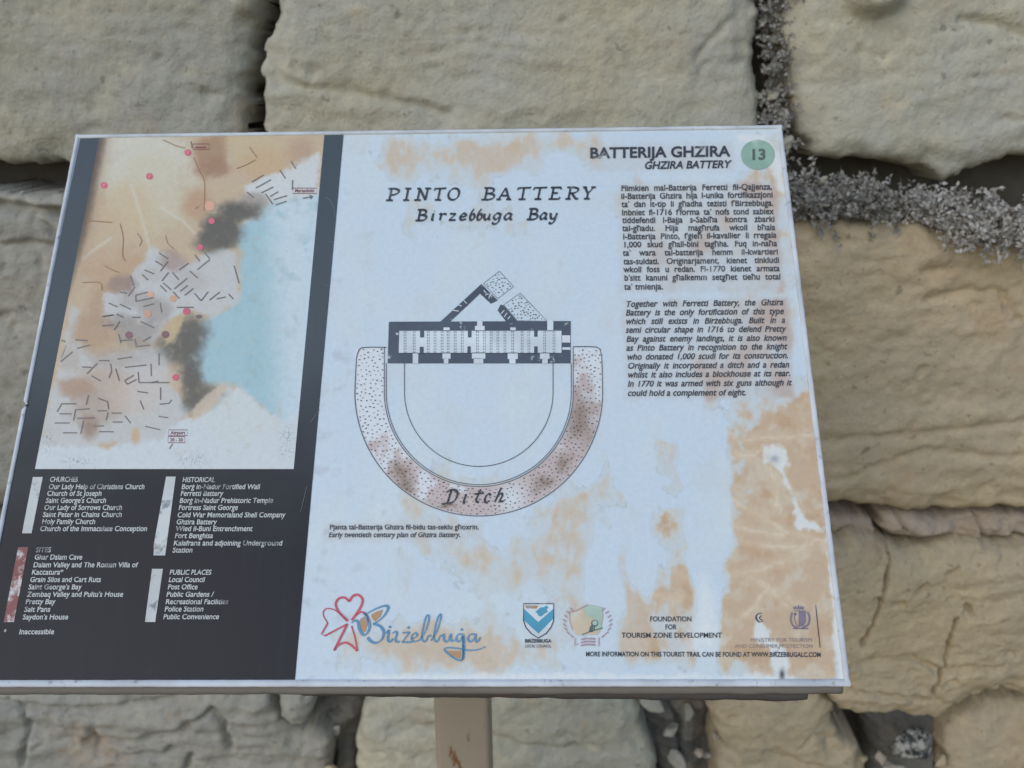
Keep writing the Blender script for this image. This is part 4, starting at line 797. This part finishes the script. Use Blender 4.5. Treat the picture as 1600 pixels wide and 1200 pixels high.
I.build('emblem_tree', M_ETREE, sheet); Ink(Z3 + .0004).disc(780 + 797 * .1875, 900 + 392 * .1875, 4.0, 4.0, 12).build('emblem_crown', M_EGREEN, sheet)
I = Ink(Z3)
I.stroke(smooth(z3([(590, 300), (640, 292), (690, 265), (740, 240)]), 4), 1.2); I.stroke(smooth(z3([(585, 300), (590, 380), (610, 450)]), 4), .8)
for i in range(8):
    t = i / 7; a = 2.3 + 1.7 * t; cx, cy = 735 + 190 * math.cos(a) * .95, 400 - 150 * math.sin(a)
    for s in (1, -1):
        xx = cx if s == 1 else 1470 - cx; I.stroke(z3([(xx, cy), (xx - s * 26, cy - 22)]), 1.6)
for y in (525, 550, 575): I.stroke(z3([(680, y + 6), (730, y - 4), (800, y)]), 2.2)
I.stroke(z3([(630, 520), (630, 580), (660, 565)]), 1.2); I.stroke(z3([(830, 515), (830, 590)]), 1.2); I.build('emblem_wreath', M_MAUVE, sheet)
z4_ = lambda P: [(1060 + x * .1875, 900 + y * .1875) for x, y in P]
I = Ink(Z2)
I.poly(z4_([(958, 278), (950, 252), (966, 264), (972, 244), (986, 262), (998, 240), (1010, 262), (1026, 246), (1030, 264), (1048, 254), (1042, 280)])); I.poly(z4_([(1000, 295), (1060, 295), (1060, 380), (1040, 415), (1000, 425)]))
I.stroke(smooth(z4_([(945, 305), (935, 360), (950, 410), (990, 435)]), 5), 2.6); I.stroke(smooth(z4_([(1075, 300), (1090, 350), (1078, 405), (1030, 435)]), 5), 3.0); I.stroke(z4_([(952, 436), (1082, 440)]), 2.0); I.stroke(z4_([(962, 292), (1062, 292)]), 1.2)
I.stroke(smooth(z4_([(972, 305), (965, 350), (975, 395), (998, 425)]), 4), 1.2); I.disc(1060 + 972 * .1875, 900 + 318 * .1875, 2.4, 2.2, 10)
I.build('coat_of_arms', M_PURP, sheet)

# --- scars: a torn flap, scratches
I = Ink(Z3); I.stroke(smooth([(1190, 958), (1183, 960), (1181, 966), (1186, 972), (1192, 970)], 5), 2.4, .3); I.stroke(smooth([(1189, 962), (1186, 966), (1190, 969)], 4), 1.6); I.build('torn_edge', M_INK, sheet)
M_SCR = ink('scratch', (120, 130, 140))
for P in ([(508, 309), (516, 314), (522, 326), (524, 340)], [(513, 378), (521, 379)], [(508, 446), (514, 447)], [(486, 660), (500, 640)], [(470, 800), (480, 760)], [(96, 560), (104, 540)]): Ink(Z3).stroke(smooth(P, 4), .55).build('scratch', M_SCR, sheet)

# --- white edging strips of the face, chipped along their edges
M_RIM = ink('edging_white', (186, 196, 208), .1, (150, 156, 160), 70, .5)
mt, n, b = nodes('backing_board'); co = objco(n)
n.links.new(mixc(n, noise(n, co, 30, 6, .7, (.25, 1, 1)), (0.13, 0.115, 0.10), (0.22, 0.20, 0.175)), b.inputs['Base Color']); b.inputs['Roughness'].default_value = .8
M_BACK = mt
def edging(x0, y0, x1, y1, w, seed, notch=None):
    """strip from (x0,y0) to (x1,y1) in board metres, w wide towards the inside (left of travel)"""
    n_ = 260; q = np.random.RandomState(seed); t = np.linspace(0, 1, n_); P = np.stack([x0 + (x1 - x0) * t, y0 + (y1 - y0) * t], -1); d = np.array([x1 - x0, y1 - y0]); L = np.linalg.norm(d); d /= L; nn = np.array([-d[1], d[0]])
    chip = .0007 * np.clip(fbm(t * L * 60, t * 0, 3, seed), 0, 1) ** 1.2 + .0022 * sstep(.55, .8, fbm(t * L * 30, t * 0 + 3, 2, seed + 3))
    if notch: chip = chip + .006 * np.exp(-((t - notch) / .004) ** 2)
    inn = .0004 * fbm(t * L * 40, t * 0 + 9, 3, seed + 7)
    rows = [(P + nn * chip[:, None] * 1.2, -.006), (P + nn * chip[:, None], .0012), (P + nn * (chip + .0012)[:, None], .0022), (P + nn * (w + inn)[:, None], .0020), (P + nn * (w + inn + .0003)[:, None], -.003)]
    co_ = np.concatenate([np.c_[r_, np.full(n_, z)] for r_, z in rows]); f_ = grid_faces(n_, len(rows))
    return on_board(link('edging', np_mesh('edging', co_, f_), M_RIM))
hx, hy = BW / 2, BH / 2
edging(-hx, -hy, hx, -hy, .0075, 1); edging(hx, -hy + .0002, hx, hy - .0002, .0062, 2); edging(hx, hy, -hx, hy, .0056, 3); edging(-hx, hy - .0002, -hx, -hy + .0002, .0052, 4, .545)
# dark gap beside the strip: the sheet lies in a shallow tray
mb = MB(); mb.box((0, 0, -.0045), (BW - .002, BH - .002, .003)); on_board(mb.build('tray', ink('tray_grey', (110, 114, 120))))
def slab(name, x0, x1, y0, y1, z0, z1, mat, seed, ch=.003, amp=.0012):
    """board with worn long edges, chamfered towards the front"""
    n_ = 160; t = np.linspace(x0, x1, n_); wv = amp * fbm(t * 22, t * 0, 4, seed)
    ring = [(y0 + .004, z1), (y0, z1 - ch), (y0 - .0008, z0 + .002), (y0 + .002, z0), (y1 - .002, z0), (y1, z0 + .002), (y1, z1 - ch), (y1 - ch, z1)]
    co_ = np.concatenate([np.stack([t, np.full(n_, y_) + (wv if y_ < 0 else 0), np.full(n_, z_)], -1) for y_, z_ in ring]); k = len(ring); i = np.arange(k * n_).reshape(k, n_); j = np.roll(i, -1, 0)
    f_ = np.stack([i[:, :-1], j[:, :-1], j[:, 1:], i[:, 1:]], -1).reshape(-1, 4)
    me = np_mesh(name, co_, f_, False)
    import bmesh
    bm = bmesh.new(); bm.from_mesh(me); bm.verts.ensure_lookup_table()
    bm.faces.new([bm.verts[r_ * n_] for r_ in range(k)]); bm.faces.new([bm.verts[r_ * n_ + n_ - 1] for r_ in range(k)][::-1]); bmesh.ops.recalc_face_normals(bm, faces=bm.faces); bm.to_mesh(me); bm.free()
    return on_board(link(name, me, mat))
slab('backing_board', -hx + .001, hx - .006, -hy - .0070, hy - .002, -.0200, -.0062, M_BACK, 5)
mt, n, b = nodes('rail_steel'); co = objco(n)
n.links.new(mixc(n, ramp(n, noise(n, co, 30, 5, .7), .5, .7), (0.075, 0.068, 0.066), (0.13, 0.07, 0.05)), b.inputs['Base Color']); b.inputs['Roughness'].default_value = .7
M_RAIL = mt
rail = slab('support_rail', -.12, .462, -hy - .0095, -hy + .055, -.052, -.0215, M_RAIL, 8, .004, .002)
rail.matrix_local = FACE @ Matrix.Rotation(math.radians(-.55), 4, 'Z')
slab('support_rail', -.42, .42, hy - .16, hy - .11, -.050, -.0215, M_RAIL, 9)

# --- square steel post
mt, n, b = nodes('painted_post'); co = objco(n)
c = mixc(n, noise(n, co, 8, 5), (0.30, 0.25, 0.19), (0.37, 0.31, 0.24))
c = mixc(n, ramp(n, noise(n, co, 30, 4, .6, (1, 1, .4)), .60, .67), c, (0.19, 0.085, 0.035))
n.links.new(c, b.inputs['Base Color']); b.inputs['Roughness'].default_value = .5
M_POST = mt
pyf = 0.075                                                    # front face of the post
d0 = cam_dir(np.array([722.]), np.array([1140.]))[0] @ RWC.T; tt = (pyf - CAMP[1]) / d0[1]; pxc = CAMP[0] + tt * d0[0]
PWD = 0.086
ring = []
for cx, cy, a0 in ((1, 1, 0), (-1, 1, 90), (-1, -1, 180), (1, -1, 270)):
    for k in range(5):
        a = math.radians(a0 + k * 22.5); ring.append((cx * (PWD / 2 - .009) + .009 * math.cos(a), cy * (PWD / 2 - .009) + .009 * math.sin(a)))
mb = MB(); kz = [-.3, .3, .6, .9, BC[2] + .02]; nr = len(ring); pv = []
ycen = pyf + PWD / 2
for i, z in enumerate(kz):
    for x, y in ring:
        zz = z
        if i == len(kz) - 1: zz = BC[2] - .075 + (y + ycen) * math.tan(TILT)      # cut to the slope of the board
        pv.append((x + pxc, y + ycen - .12, zz))
mb.add(pv, [(i * nr + k, i * nr + (k + 1) % nr, (i + 1) * nr + (k + 1) % nr, (i + 1) * nr + k) for i in range(len(kz) - 1) for k in range(nr)] + [tuple(range((len(kz) - 1) * nr, len(kz) * nr))])
po = mb.build('post', M_POST, board)
for i, p in enumerate(po.data.polygons): p.use_smooth = i < (len(kz) - 1) * nr
